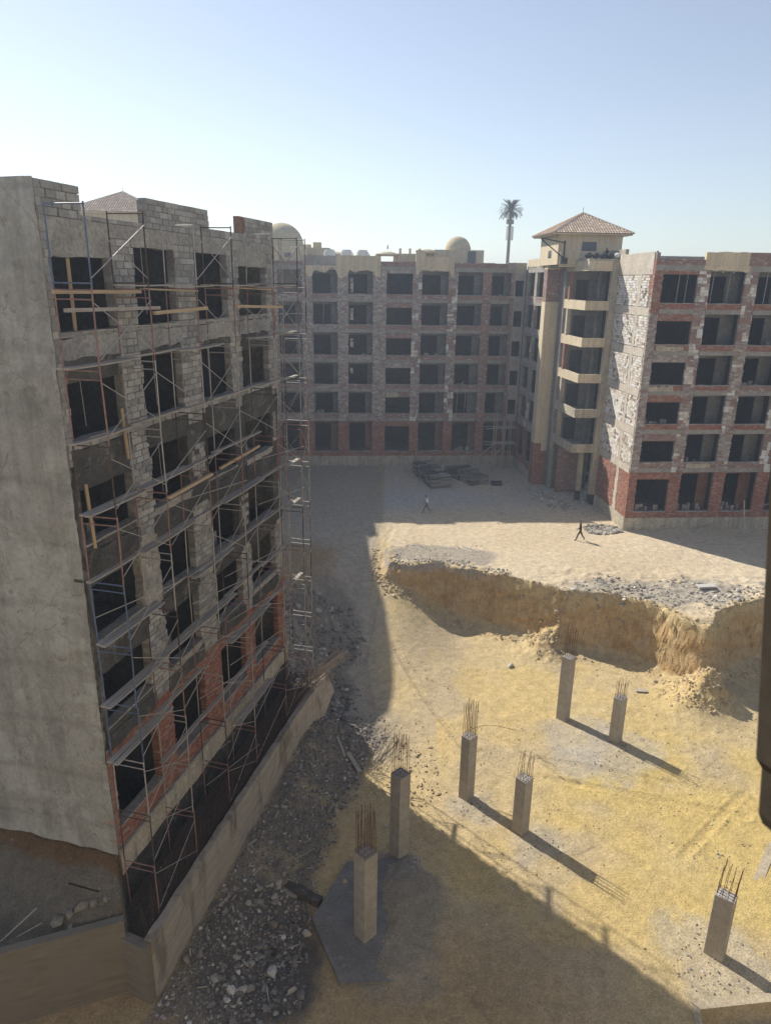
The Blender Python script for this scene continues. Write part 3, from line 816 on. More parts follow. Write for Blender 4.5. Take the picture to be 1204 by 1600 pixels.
    MB(T).box(sa + .05, sb - .05, side_in + .002, depth, .9, 1.25).build('floor_slab', MAT['slab'], root)
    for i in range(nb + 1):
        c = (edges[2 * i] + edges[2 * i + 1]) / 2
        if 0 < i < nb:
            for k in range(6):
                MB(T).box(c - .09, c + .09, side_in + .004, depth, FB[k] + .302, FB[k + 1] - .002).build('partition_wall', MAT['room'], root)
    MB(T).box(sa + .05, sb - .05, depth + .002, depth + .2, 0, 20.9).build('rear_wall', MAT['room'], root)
    # plinth and top beam
    n = 24; xs = np.linspace(sa, sb, n + 1)
    MB(T).box(sa, sb, -.06, side_in, -1.6, 1.1).build('plinth', MAT['beige_old'], root)
    MB(T).box(sa, sb, -.012, side_in, FB[6], FB[6] + .42).build('top_beam', MAT[beam], root)
    for (a, b, z, mt) in top_mat:
        if mt in SIZE:
            MB(T).box(a + .01, b - .01, .03, side_in, FB[6] + .42, z - .03).build('roof_parapet', MAT[CORE[mt]], root)
            st.add(mt, T, fill([], a, b, FB[6] + .43, z, *SIZE[mt], jag=.02, miss=.0))
        else:
            m = max(3, int((b - a) / .35)); X = np.linspace(a, b, m + 1)
            prof = [(x, FB[6] + .42) for x in X] + [(x, z + RNG.uniform(-.05, .03)) for x in X[::-1]]
            MB(T).prism(prof, 0, side_in).build('roof_parapet', MAT[mt], root)
def clutter(root, T, cells, y0=.5, y1=1.2):
    rs_ = random.Random(len(cells))
    for (s0, s1, k) in cells:
        m = []
        for _ in range(rs_.randint(3, 8)):
            x = rs_.uniform(s0 + .1, s1 - .4); y = rs_.uniform(y0, y1); z = FB[k] + .302 + (0 if k else -.0)
            m.append((x, x + rs_.uniform(.15, .4), y, y + rs_.uniform(.1, .3), z, z + rs_.uniform(.3, .75)))
        MB(T).boxes(m).build('stored_blocks', MAT['mottled'], root, 'stuff')
def props(root, T, xs, k, y=.9):
    for x in xs:
        MB(T).tube((x, y, FB[k] + .3), (x + .06, y, FB[k + 1] - .02), .035, 6).build('steel_prop', MAT['galv'], root)
NM = {'red': 'red_brickwork', 'dullred': 'dull_red_brickwork', 'mottled': 'mottled_masonry', 'whitish': 'pale_blockwork', 'greyblock': 'grey_blockwork'}

# ---------------------------------------------------- rear building across the courtyard
def RF(x, y, z=0.0):
    p = RO + EX * x + EY * y
    return (float(p[0]), float(p[1]), z)
back = thing('hotel_building', 'long unfinished six-storey building closing the far side of the courtyard', 'building', RF(-18.62, 22.3), A4)
st = Stuffer(back)
bays = [(-15.0, -12.3, 'l'), (-11.2, -8.75, 'l'), (-7.65, -5.07, 'l'), (-3.95, -1.40, 'l'), (0.02, 2.72, 'w'), (3.70, 6.45, 'l'), (7.45, 10.06, 'l'), (11.0, 13.05, 'l')]
def pm(i, k):
    if k == 0: return 'red'
    if i <= 4: return 'mottled'
    if i in (5, 6): return 'mix'
    if i == 4 and k < 4: return 'mix'
    return 'dullred'
def wm(j, k):
    if k == 0: return 'red'
    if j <= 3: return 'dullred' if (j + k) % 2 else 'mottled'
    return 'dullred'
facade(back, st, IDT, -16, 13.42, bays, pm, wm,
       [(-16, -12.6, 21.9, 'beige'), (-12.58, -8.55, 21.45, 'dullred'), (-8.53, -5.2, 22.02, 'concrete'), (-5.19, -.62, 22.04, 'beige'), (-.60, 2.95, 21.52, 'dullred'), (2.97, 3.9, 22.7, 'beige'), (3.91, 7.0, 22.05, 'beige'), (7.02, 12.6, 21.5, 'dullred'), (12.62, 13.4, 21.6, 'concrete')], depth=7.5)
# fallen plaster band over the first bays
for a, b, zz in ((-8.4, -.65, 20.66),):
    n = 34; X = np.linspace(a, b, n + 1)
    prof = [(x, zz + .5 * float(fbm(np.array(x), np.array(3.), .8, 3, 5)) - (.55 if (-8.4 < x < -7.7 or -5.0 < x < -4.0 or -1.3 < x < -.6) else 0)) for x in X] + [(x, 21.03) for x in X[::-1]]
    MB().prism(prof, -.045, -.014).build('plaster_patch', MAT['beige'], back)
for a, b, zz in ((3.0, 7.0, 20.72),):
    n = 16; X = np.linspace(a, b, n + 1)
    prof = [(x, zz + .3 * float(fbm(np.array(x), np.array(8.), .8, 3, 5)) - (.5 if x < 3.5 or x > 6.6 else 0)) for x in X] + [(x, 21.03) for x in X[::-1]]
    MB().prism(prof, -.045, -.014).build('plaster_patch', MAT['beige'], back)
for k in (2, 3, 4, 5):      # small pale boxes set inside the fourth column of openings, and stains under window lintels
    st.add('whitish', IDT, fill([], -3.75, -3.4, S[k] + .3 * (5 - k) + .1, S[k] + 1.6, .34, .2, y=1.15, jag=.0, miss=.15))
for (xa, xb, za, zb) in ((.0, 1.6, 7.62, 8.15), (.3, 2.4, 10.8, 10.95)):
    MB().prism([(xa, za), (xb - .3, za), (xb, (za + zb) / 2), (xb - .5, zb), (xa + .2, zb)], -.03, -.012).build('plaster_patch', MAT['beige_old'], back)
clutter(back, IDT, [(3.7, 6.4, 3), (7.4, 10, 2), (-7.6, -5.1, 1), (-3.9, -1.5, 3), (11, 13, 5), (7.4, 10, 0)])
props(back, IDT, (8.0, 8.9), 1); props(back, IDT, (-6.6,), 4)
# corner bay
cb = MB()
for k in range(6):
    a, b = 13.45, 14.5
    zt = S[k] + 1.65 - (.1 if k else -.9); zs = S[k] - (.05 if k else 0)
    z0, z1 = FB[k], FB[k + 1]
    MB().prism([(13.42, z0), (14.6, z0), (14.6, z1), (13.42, z1), (13.42, zt), (14.42, zt), (14.42, zs), (13.42, zs)], .0, .25).build('corner_panel', MAT['pinkgrey' if k else 'redmortar'], back)
    MB().box(13.38, 13.52, -.02, .3, z0 + .01, z1 - .01).build('pier', MAT['concrete'], back)
MB().box(13.42, 14.6, 0, .28, 20.62, 21.6).build('roof_parapet', MAT['beige_old'], back)
MB().box(13.42, 14.6, -.05, .28, -1, 1.1).build('plinth', MAT['beige_old'], back)
MB().box(13.3, 14.6, 3.0, 3.2, 0, 21).build('rear_wall', MAT['room'], back)
MB().box(14.61, 14.8, .26, 9.0, -1, 20.94).build('end_wall', MAT['room'], back)
MB().box(-16, 14.8, 9.01, 9.2, -1, 21.1).build('courtyard_rear_wall', MAT['room'], back)
MB().box(-16, 14.6, .3, 9, 20.95, 21.1).build('roof_slab', MAT['slab'], back)
st.finish(NM)

# ---------------------------------------------------- short corner wing, beige pier, balcony bay
wing = thing('corner_wing', 'corner wing with tall beige pier and stacked balconies under tiled tower roof', 'building', RF(0, 0), A4)
st = Stuffer(wing)
T = (0, 1, -1, 0, -4.0, 22.25)
facade(wing, st, T, 0.15, 8.1, [(.75, 3.35, 'l'), (4.2, 7.1, 'l')],
       lambda i, k: 'red' if k == 0 else ('mix' if (i == 1 and k in (1, 3, 4)) else 'concrete'),
       lambda j, k: 'red' if k == 0 else ('dullred' if k == 5 else 'pinkgrey'),
       [(0.15, 8.1, 21.9, 'beige')], depth=6.0, loggia_y=1.6)
# pier
for z0, z1, mt in ((-1.2, 4.35, 'red'), (4.35, 17.95, 'beige'), (17.95, 20.85, 'dullred'), (20.85, 22.75, 'beige')):
    if mt in SIZE:
        MB().box(-4.13, -2.92, 14.03, 15.2, z0, z1).build('pier', MAT[CORE[mt]], wing)
        st.add(mt, IDT, fill([], -4.15, -2.9, max(z0, 0), z1, *SIZE[mt], y=14.02, jag=.02, dep=.1))
        st.add(mt, (0, 1, -1, 0, -4.15, 15.2), fill([], 0, 1.2, max(z0, 0), z1, *SIZE[mt], y=0.0, jag=.02, dep=.1))
    else:
        MB().box(-4.17, -2.88, 13.98, 15.2, z0, z1).build('pier', MAT[mt], wing)
MB().box(-3.45, -2.86, 13.9, 13.97, 3.6, 7).build('plaster_patch', MAT['beige'], wing)
# recess wall between pier and balcony bay
MB().box(-2.86, -2.5, 13.0, 14.9, -1, 22.0).build('recess_wall', MAT['pinkgrey'], wing)
MB().box(-2.9, -2.6, 12.4, 12.98, 0, 20.9).build('recess_pillar', MAT['concrete'], wing)
rb_ = []
for z in np.arange(4, 21, .42):
    rb_.append((-2.93, -2.70, 12.9, 13.05, z, z + .2))
st.add('dullred', IDT, rb_)
# balcony bay
YF = 7.35
for k in range(1, 7):
    zb = FB[k] if k < 6 else 20.7
    MB().prism([(-2.45, YF + .05), (-.5, YF + .05), (-.5, 13.0), (-2.75, 13.0)], zb - .02, zb + .16, 'z').build('balcony_floor', MAT['slab'], wing)
    hgt = .72 if k < 6 else .75
    fm = 'beige' if k > 2 else 'beige_old'
    if k == 1: fm = 'beige_old'
    MB().box(-2.45, -.52, YF - .08, YF + .05, zb - .05, zb + hgt).build('balcony_front', MAT[fm], wing)
    MB().hexa([(-2.60, YF - .08, zb - .05), (-2.60, YF - .08, zb + hgt), (-2.9, 13.0, zb - .05), (-2.9, 13.0, zb + hgt + .05), (-2.46, YF - .08, zb - .05), (-2.46, YF - .08, zb + hgt), (-2.76, 13.0, zb - .05), (-2.76, 13.0, zb + hgt + .05)]).build('balcony_side', MAT[fm], wing)
    if k < 6:
        z1 = FB[k + 1] - .06 if k < 5 else 20.64
        MB().box(-2.86, -2.5, 11.1, 11.55, zb + hgt + .055, z1).build('side_post', MAT['redmortar' if k in (3, 5) else 'beige_old'], wing)
        MB().prism([(-2.5, zb + .16), (-2.2, zb + .16), (-2.2, zb + 2.45), (-1.0, zb + 2.45), (-1.0, zb + .16), (.0, zb + .16), (.0, z1 + .03), (-2.5, z1 + .03)], 11.4, 11.55).build('inner_wall', MAT['loggia'], wing)
        MB().box(-.75, -.55, 9.6, 9.9, zb + .17, z1).build('inner_post', MAT['interior'], wing)
        MB().box(-2.6, -.05, 12.3, 12.45, zb + .17, z1).build('rear_wall', MAT['room'], wing)
MB().box(-.52, .16, 7.15, 7.75, 1.0, 21.42).build('balcony_column', MAT['beige_old'], wing)
MB().box(-.50, .14, 7.17, 7.73, -1, 1.0).build('column_stub', MAT['dark_base'], wing)
MB().box(-1.35, -.95, 8.4, 8.8, 1.0, 5.0).build('balcony_column', MAT['beige_old'], wing)
MB().box(-1.33, -.97, 8.42, 8.78, -1, 1.0).build('column_stub', MAT['dark_base'], wing)
MB().box(-2.5, .0, 11.2, 11.4, -1, 5.0).build('inner_wall', MAT['redmortar'], wing)
st.add('dullred', IDT, fill([], -2.5, .0, .3, 5.0, .25, .11, y=11.2))
MB().box(-3.9, 3, 22.3, 22.5, -1, 20.9).build('cross_wall', MAT['interior'], wing)
MB().box(-2.86, 1.0, 12.6, 13.9, -1, 20.9).build('stair_core', MAT['interior'], wing)
# roof level block and parapets
MB().box(-2.62, .3, YF - .03, 10.4, 21.44, 21.62).build('roof_slab', MAT['beige_old'], wing)
MB().box(-4.2, .6, 10.42, 10.62, 21.0, 22.35).build('roof_parapet', MAT['beige'], wing)
MB().box(-4.0, 3.0, 10.64, 22, 21.0, 21.2).build('roof_slab', MAT['slab'], wing)
MB().box(.32, .6, 7.0, 10.4, 21.0, 22.4).build('roof_parapet', MAT['beige_old'], wing)
st.finish(NM)
# tiled tower
def tower(name_label, loc, rz, w, dpt, z0, ze, za, ov=.62):
    t = thing('roof_tower', name_label, 'tower', (loc[0], loc[1], 0), rz)
    # front wall with window hole, other walls
    wx0, wx1, wz0, wz1 = w * .37, w * .60, z0 + (ze - z0) * .25, z0 + (ze - z0) * .78
    MB().prism([(0, z0), (w, z0), (w, ze), (0, ze)], .16, .2).build('wall', MAT['beige'], t)
    f = MB()
    f.boxes([(0, wx0, 0, .155, z0, ze), (wx1, w, 0, .155, z0, ze), (wx0, wx1, 0, .155, z0, wz0), (wx0, wx1, 0, .155, wz1, ze)])
    f.build('wall', MAT['beige'], t)
    MB().box(wx0 + .02, wx1 - .02, .10, .15, wz0 + .02, wz1 - .02).build('window', MAT['glassdark'], t)
    f = MB(); f.boxes([(0, .15, .201, dpt - .2, z0, ze), ]); f.build('wall', MAT['beige'], t)
    MB().box(-.02, .0, dpt * .35, dpt * .52, z0 + .6, z0 + 1.25).build('window', MAT['glassdark'], t)
    MB().box(w - .15, w, .201, dpt - .2, z0, ze).build('wall', MAT['beige'], t)
    MB().box(0, w, dpt - .15, dpt, z0, ze).build('wall', MAT['beige'], t)
    MB().box(-ov, w + ov, -ov, dpt + ov, ze, ze + .13).build('eave', MAT['beige'], t)
    # four slopes of barrel tiles
    ap = Vector((w / 2, dpt / 2, za))
    cs = [Vector((-ov - .1, -ov - .1, ze + .12)), Vector((w + ov + .1, -ov - .1, ze + .12)), Vector((w + ov + .1, dpt + ov + .1, ze + .12)), Vector((-ov - .1, dpt + ov + .1, ze + .12))]
    for i in range(4):
        A, B = cs[i], cs[(i + 1) % 4]
        L = (B - A).length; mid = (A + B) / 2; up = ap - mid; hl = up.length; up /= hl; ax = (B - A) / L; nrm = ax.cross(up)
        pitch = .24; nc = int(L / pitch); m = MB(); rows = 14
        for c in range(nc + 1):
            u = -L / 2 + c * pitch
            top = hl * max(0.02, 1 - abs(u) / (L / 2))
            if top < .15: continue
            prev = None; rr = max(2, int(rows * top / hl))
            for r in range(rr):
                v0, v1 = top * r / rr, top * (r + 1) / rr + .02
                P = []
                for v, lift in ((v0, .05), (v1, .0)):
                    for du, dz in ((-.085, 0), (-.05, .06), (.05, .06), (.085, 0)):
                        P.append(mid + ax * (u + du) + up * v + nrm * (dz + lift))
                m.add([tuple(p) for p in P], [[0, 1, 5, 4], [1, 2, 6, 5], [2, 3, 7, 6], [0, 3, 2, 1]])
        m.add([tuple(A), tuple(B), tuple(ap)], [[0, 1, 2]])
        m.build('roof_tiles', MAT['tile'], t, 'stuff')
        MB().tube(A + Vector((0, 0, .05)), ap + Vector((0, 0, .06)), .09, 6).build('hip_ridge', MAT['tile'], t)
    MB().tube(ap, ap + Vector((0, 0, .55)), .025, 5).build('finial', MAT['galv'], t)
    return t
MAT['tile'] = island('clay_tile', [(0, (.44, .34, .26, 1)), (.3, (.50, .40, .31, 1)), (.6, (.46, .37, .29, 1)), (.85, (.58, .49, .40, 1))], 6, .3, amount=.3)
p = RF(-4.35, 10.65)
tower('square beige tower with hipped clay tile roof above the balconies', p, A4, 5.7, 5.7, 21.2, 23.66, 25.65)

tower('hipped clay tile roof of tower rising behind the scaffolded building', (-31.6, 77.0), A4, 7.6, 7.6, 21.7, 25.7, 28.1, .9)

# ---------------------------------------------------- right building
rb = thing('hotel_building', 'unfinished red brick and pale block building on the right with bare side wall', 'building', RF(0, 0), A4)
st = Stuffer(rb)
facade(rb, st, IDT, 0.0, 15.6, [(.66, 3.4, 'w'), (4.35, 7.1, 'l'), (8.1, 10.8, 'l'), (11.85, 14.6, 'l')],
       lambda i, k: 'red' if k == 0 else (('red' if k == 5 else 'mottled') if i == 0 else 'mix'),
       lambda j, k: 'red' if (k in (0, 2, 5) or (j, k) in ((0, 4), (0, 3), (1, 4), (2, 4), (1, 3))) else 'dullred',
       [(0, .32, 21.42, 'red'), (.33, 3.78, 21.45, 'dullred'), (3.80, 7.2, 22.0, 'beige'), (7.22, 15.6, 22.0, 'dullred')], depth=7.5)
for a, b, zz in ((3.75, 7.3, 20.7),):
    n = 20; X = np.linspace(a, b, n + 1)
    prof = [(x, zz + .2 * float(fbm(np.array(x), np.array(8.), .8, 3, 5))) for x in X] + [(x, 21.03) for x in X[::-1]]
    MB().prism(prof, -.045, -.014).build('plaster_patch', MAT['beige'], rb)
for x in (5.2, 6.05):      # lamp-like broken pipes hanging at top edge
    MB().tube((x, -.05, 20.5), (x, -.05, 20.7), .05).build('pipe_stub', MAT['coltop'], rb)
for j, (xa, xb, k) in enumerate(((.8, 3.0, 4), (.6, 2.6, 3), (4.6, 6.6, 1))):
    za = S[k] - .42
    n = 8; X = np.linspace(xa, xb, n + 1)
    MB().prism([(x, za - .12 * RNG.uniform(0, 1)) for x in X] + [(x, za + .3 + .1 * RNG.uniform(-1, 1)) for x in X[::-1]], -.035, -.013).build('plaster_patch', MAT['beige_old'], rb)
clutter(rb, IDT, [(4.4, 7, 1), (8.2, 10.7, 3), (.8, 3.3, 0), (4.4, 7, 0), (8.2, 10.7, 0), (.8, 3.3, 2), (8.2, 10.7, 4)])
props(rb, IDT, (2.3, 2.95), 5); props(rb, IDT, (5.0, 6.3), 5); props(rb, IDT, (9.1,), 5, .6)
# side wall
T = (0, 1, -1, 0, 0.0, 7.12)
U1 = 7.1
MB(T).box(0, U1 - .02, .03, .28, -1.2, 21.9).build('side_wall', MAT['mortar'], rb)
MB(T).box(0, U1 + .06, -.06, .028, -1.2, 1.1).build('plinth', MAT['beige_old'], rb)
MB(T).box(0, U1 - .35, -.03, .028, 20.34, 21.95).build('roof_parapet', MAT['warmconc'], rb)
for k in range(1, 6):
    MB(T).prism([(0, S[k] - 1.0), (U1 - .25, S[k] - 1.0)] + [(x, S[k] - .36 + RNG.uniform(-.06, .05)) for x in np.linspace(U1 - .2, 0, 12)], -.02, .028).build('edge_beam', MAT['warmconc'], rb)
for k in range(6):
    z0 = (S[k] - .34) if k else 1.12; z1 = (S[k + 1] - 1.02) if k < 5 else 20.32
    m = MB(T); ragged(m, 4.25, 4.85, z0, z1, -.018, .028, amp=.09, step=.2); m.build('concrete_column', MAT['warmconc'], rb)
    mt = 'red' if k == 0 else 'whitish'
    for a, b in ((.02, 4.22), (4.9, U1 - (.75 if k == 5 else .25))):
        bw, bh = (.40, .2) if k else (.25, .1)
        st.add(mt, T, fill([], a, b, z0 + .02, z1 - .02, bw, bh, jag=.08 if a > 1 else .0, y=.0, dep=.03, gap=.022, proud=.03, miss=.035 if k else .004))
    if k: st.add('mottled', T, fill([], U1 - .25, U1, z0, z1, .25, .2, jag=.03, dep=.03))
    else: st.add('red', T, fill([], U1 - .25, U1, z0, z1, .25, .1, jag=.01, dep=.03))
st.add('red', T, fill([], U1 - .72, U1, 18.9, 21.4, .25, .1, jag=.02, dep=.03))
MB().box(0.3, 30, .3, 9, 20.95, 21.1).build('roof_slab', MAT['slab'], rb)
MB().box(15.62, 30, 0, .3, -1, 22).build('front_wall', MAT['dullred'], rb)
MB().box(29.7, 30, .3, 9, -1, 22).build('end_wall', MAT['concrete'], rb)
MB().box(.3, 30, 9, 9.3, -1, 22).build('rear_wall', MAT['concrete'], rb)
st.finish(NM)

# ---------------------------------------------------- hidden west wing (throws the shade on the ramp)
ww = thing('hotel_wing', 'plain west wing standing behind the scaffolded building, mostly hidden from view', 'building', (0, 0, 0))
poly = [(-21.6, 57.2), (-20.4, 66), (-20.0, 75.6), (-15.9, 75.8), (-15.9, 84), (-34, 84), (-34, 53.7), (-24.0, 53.7)]
MB().prism(poly, -1.2, 21.6, 'z').build('wall', MAT['beige_old'], ww)
for k in range(6):
    for y in (62.5, 66.3, 70.1, 73.9):
        MB().box(-20.6, -20.0, y, y + 2.5, S[k], S[k] + 1.8).build('window', MAT['glassdark'], ww)

# ---------------------------------------------------- the building the picture is taken from, behind the camera
own = thing('hotel_building', 'unfinished building behind the viewpoint whose window overlooks the pit', 'building', (0, 0, 0))
MB().box(-16, 34, -12, -.9, -5, 18.3).build('wall', MAT['beige'], own)
MB().box(-16, -1.6, -12, -.9, 18.302, 20.6).build('wall', MAT['beige'], own)
MB().box(1.9, 34, -12, -.9, 18.302, 20.6).build('wall', MAT['beige'], own)
MB().box(-16, 34, -12, -.9, 20.602, 23).build('wall', MAT['beige'], own)

# ---------------------------------------------------- left building
LROT = math.atan2(LD[1], LD[0])
lb = thing('hotel_building', 'unfinished building wrapped in scaffolding at left with big plastered end wall', 'building', (float(LO[0]), float(LO[1]), 0), LROT)
st = Stuffer(lb)
lbays = [(.28, 2.86, 0), (4.0, 6.45, 0), (7.85, 10.35, 0), (11.38, 14.15, 0)]
SE = 15.15
edges = [0.0] + [v for b in lbays for v in b[:2]] + [SE]
TH = .30
bricks_all = []; blocks_all = []
for k in range(6):
    z0 = FB[k] if k else 1.0
    z1 = FB[k + 1]
    for i in range(5):
        a, b = edges[2 * i], edges[2 * i + 1]
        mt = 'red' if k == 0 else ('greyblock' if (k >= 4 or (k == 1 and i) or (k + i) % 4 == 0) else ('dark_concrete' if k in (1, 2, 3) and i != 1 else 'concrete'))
        if k == 5 and i in (0, 1): mt = 'greyblock'
        if mt in SIZE:
            MB().box(a + .03, b - .03, .03, TH, z0, z1).build('pier', MAT[CORE[mt]], lb)
            bx = fill([], a, b, z0 + .01, z1 - .01, *((.25, .085) if mt == 'red' else (.40, .2)), jag=.07, gap=.016, proud=.03 if mt != 'red' else .012, dep=.24)
            (bricks_all if mt == 'red' else blocks_all).extend(bx)
        else:
            m = MB(); ragged(m, a, b, z0, z1, 0, TH, amp=.06, step=.16); m.build('pier', MAT[mt], lb)
            if (k + i) % 2:
                blocks_all.extend(fill([], a + .25, b - .1, z0 + .9, z0 + 2.3, .36, .19, jag=.1, gap=.02, proud=.03, dep=.2, miss=.25))
    for j, (s0, s1, _) in enumerate(lbays):
        topz = {0: 4.35, 1: 7.65 if j == 0 else 7.9, 2: 10.68, 3: 13.65 if j != 1 else 14.1, 4: 16.7 if j in (0, 3) else 17.1, 5: 20.03 if j in (0, 3) else 20.42}[k]
        zs = {0: 1.85, 1: 5.75, 2: 8.85, 3: 12.0, 4: 15.1, 5: 18.08}[k]
        zb = z0 + (.0 if k == 0 else .42)
        if k:
            mtb = 'concrete' if (k == 5) else 'dark_concrete'
            n = 10; X = np.linspace(s0 - .15, s1 + .15, n + 1)
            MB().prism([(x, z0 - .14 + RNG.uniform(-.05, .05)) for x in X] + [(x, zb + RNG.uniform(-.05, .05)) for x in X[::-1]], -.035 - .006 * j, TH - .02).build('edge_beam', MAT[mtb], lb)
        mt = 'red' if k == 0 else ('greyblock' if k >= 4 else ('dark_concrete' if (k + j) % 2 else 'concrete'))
        zt = zs - .06
        if mt in SIZE:
            MB().box(s0 - .02, s1 + .02, .03, TH - .03, zb, zt).build('parapet_wall', MAT[CORE[mt]], lb)
            bx = fill([], s0 - .02, s1 + .02, zb + .005, zt, *((.25, .085) if mt == 'red' else (.40, .2)), jag=.0, gap=.016, proud=.02, dep=.2)
            (bricks_all if mt == 'red' else blocks_all).extend(bx)
        else:
            n = 8; X = np.linspace(s0, s1, n + 1)
            MB().prism([(x, zb) for x in X] + [(x, zt + RNG.uniform(-.04, .02)) for x in X[::-1]], -.01 - .004 * j, TH - .03).build('parapet_wall', MAT[mt], lb)
        X = np.linspace(s0 - .05, s1 + .05, 7)
        MB().prism([(x, zt) for x in X] + [(x, zs + RNG.uniform(-.03, .03)) for x in X[::-1]], -.05, TH + .02).build('sill', MAT['concrete'], lb)
        if z1 - topz > .1:
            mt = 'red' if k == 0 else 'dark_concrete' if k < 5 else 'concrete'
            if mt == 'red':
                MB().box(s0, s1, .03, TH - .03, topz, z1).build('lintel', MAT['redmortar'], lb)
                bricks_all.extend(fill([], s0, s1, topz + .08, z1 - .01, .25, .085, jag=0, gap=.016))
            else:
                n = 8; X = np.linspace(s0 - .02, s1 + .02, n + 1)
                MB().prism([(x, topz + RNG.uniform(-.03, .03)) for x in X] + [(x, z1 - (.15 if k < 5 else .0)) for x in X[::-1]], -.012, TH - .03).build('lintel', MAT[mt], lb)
# rooms
for k in range(1, 7):
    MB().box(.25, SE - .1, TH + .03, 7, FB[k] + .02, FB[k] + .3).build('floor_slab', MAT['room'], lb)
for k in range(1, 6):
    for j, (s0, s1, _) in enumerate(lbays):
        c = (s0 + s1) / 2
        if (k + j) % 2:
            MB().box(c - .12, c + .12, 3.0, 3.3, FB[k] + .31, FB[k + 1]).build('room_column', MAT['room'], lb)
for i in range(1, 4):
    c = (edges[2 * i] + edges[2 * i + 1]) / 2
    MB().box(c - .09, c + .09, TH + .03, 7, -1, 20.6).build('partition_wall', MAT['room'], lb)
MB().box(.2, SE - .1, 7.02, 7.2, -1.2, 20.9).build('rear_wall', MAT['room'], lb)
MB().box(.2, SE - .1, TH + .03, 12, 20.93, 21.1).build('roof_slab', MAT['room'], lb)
for (x, k) in ((5.15, 5), (5.3, 4), (9.2, 4), (5.2, 3), (5.35, 2), (1.4, 4)):
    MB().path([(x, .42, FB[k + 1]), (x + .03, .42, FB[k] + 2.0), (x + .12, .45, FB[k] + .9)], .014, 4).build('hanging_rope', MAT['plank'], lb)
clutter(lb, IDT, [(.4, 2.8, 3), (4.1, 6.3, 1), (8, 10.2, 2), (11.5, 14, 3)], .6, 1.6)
# top band and parapets
MB().box(.0, SE, -.02, TH, 20.62, 21.0).build('top_beam', MAT['concrete'], lb)
for a, b, z in ((-.0, 1.72, 21.86), (1.74, 4.9, 21.15), (4.92, 9.1, 21.92), (9.12, 12.2, 21.3), (12.22, 15.1, 21.95)):
    MB().box(a + .02, b - .02, .03, TH - .02, 21.0, z - .08).build('roof_parapet', MAT['mortar'], lb)
    blocks_all.extend(fill([], a, b, 21.01, z, .40, .2, jag=.03, gap=.016, proud=.025, dep=.24, miss=0 if z > 21.5 else .06))
MB().box(11.8, 12.2, .05, TH, 21.3, 21.95).build('roof_parapet', MAT['redmortar'], lb)
# plinth, near-black band below it, ledge line
X = np.linspace(0, SE, 31)
MB().prism([(x, .02 + .25 * float(fbm(np.array(x), np.array(1.), 1.6, 3, 8))) for x in X] + [(x, 1.06) for x in X[::-1]], -.07, TH).build('plinth', MAT['beige_old'], lb)
MB().box(0, SE, -.035, TH - .05, -1.6, .3).build('footing_wall', MAT['dark_base'], lb)
MB().box(0.02, SE, -.13, -.075, .98, 1.09).build('plinth_course', MAT['concrete'], lb)
# pick the largest-showing units as parts, the rest as one joined part per kind
UNIT = {}
def unit_mesh(mt):
    if mt not in UNIT:
        vs_ = []
        for k in range(8):
            m = MB()
            b = .08 if mt == 'greyblock' else .05
            p = [((i - .5) * (1 - RNG.uniform(0, b)), (j - .5), (l - .5) * (1 - RNG.uniform(0, b))) for i in (0, 1) for j in (0, 1) for l in (0, 1)]
            m.hexa(p); me_ = m.mesh('block' if mt == 'greyblock' else 'brick'); me_.materials.append(MAT[mt + '_one']); vs_.append(me_)
        UNIT[mt] = vs_
    return UNIT[mt]
def unit_mat(name, ramp_):
    ramp_ = [(p_, br(c_)) for p_, c_ in ramp_]
    t = NT(name, .95)
    oi = t.n('ShaderNodeObjectInfo')
    a = t.ramp(oi.outputs['Random'], ramp_, 'CONSTANT')
    geo = t.n('ShaderNodeNewGeometry')
    n = t.noise(9, 6, vec=geo.outputs['Position'], rough=.7)
    a = t.mix(.45, a, t.ramp(n, [(0.3, BW(0.5)), (0.7, BW(1.35))]), 'MULTIPLY')
    t.color(a); t.bump(n, .9, .025)
    return t.m
MAT['greyblock_one'] = unit_mat('single_grey_block', [(0, (.27, .26, .24, 1)), (.3, (.33, .315, .29, 1)), (.6, (.24, .23, .21, 1)), (.85, (.37, .355, .33, 1))])
MAT['red_one'] = unit_mat('single_red_brick', [(0, (.27, .125, .09, 1)), (.25, (.31, .145, .10, 1)), (.5, (.235, .11, .085, 1)), (.72, (.34, .18, .125, 1)), (.86, (.30, .23, .18, 1))])
def units(boxes, mt, name, n_single=290):
    A = np.array(boxes)
    cx = (A[:, 0] + A[:, 1]) / 2; cz = (A[:, 4] + A[:, 5]) / 2
    wx = LO[0] + LD[0] * cx; wy = LO[1] + LD[1] * cx
    d = np.sqrt(wx ** 2 + wy ** 2 + (cz - CAM_H) ** 2)
    area = (A[:, 1] - A[:, 0]) * (A[:, 5] - A[:, 4]) / d ** 2 * np.abs(wx * LOUT[0] + wy * LOUT[1]) / d
    o_ = np.argsort(-area)
    ms = unit_mesh(mt)
    for n, i in enumerate(o_[:n_single]):
        b = A[i]
        ob = bpy.data.objects.new(name, ms[n % len(ms)]); COL.objects.link(ob); ob.parent = lb
        ob.location = ((b[0] + b[1]) / 2, (b[2] + b[3]) / 2, (b[4] + b[5]) / 2)
        ob.scale = (b[1] - b[0], b[3] - b[2], b[5] - b[4])
    st.add(mt, IDT, [tuple(A[i]) for i in o_[n_single:]])
units(blocks_all, 'greyblock', 'block')
units(bricks_all, 'red', 'brick')
st.finish(NM)
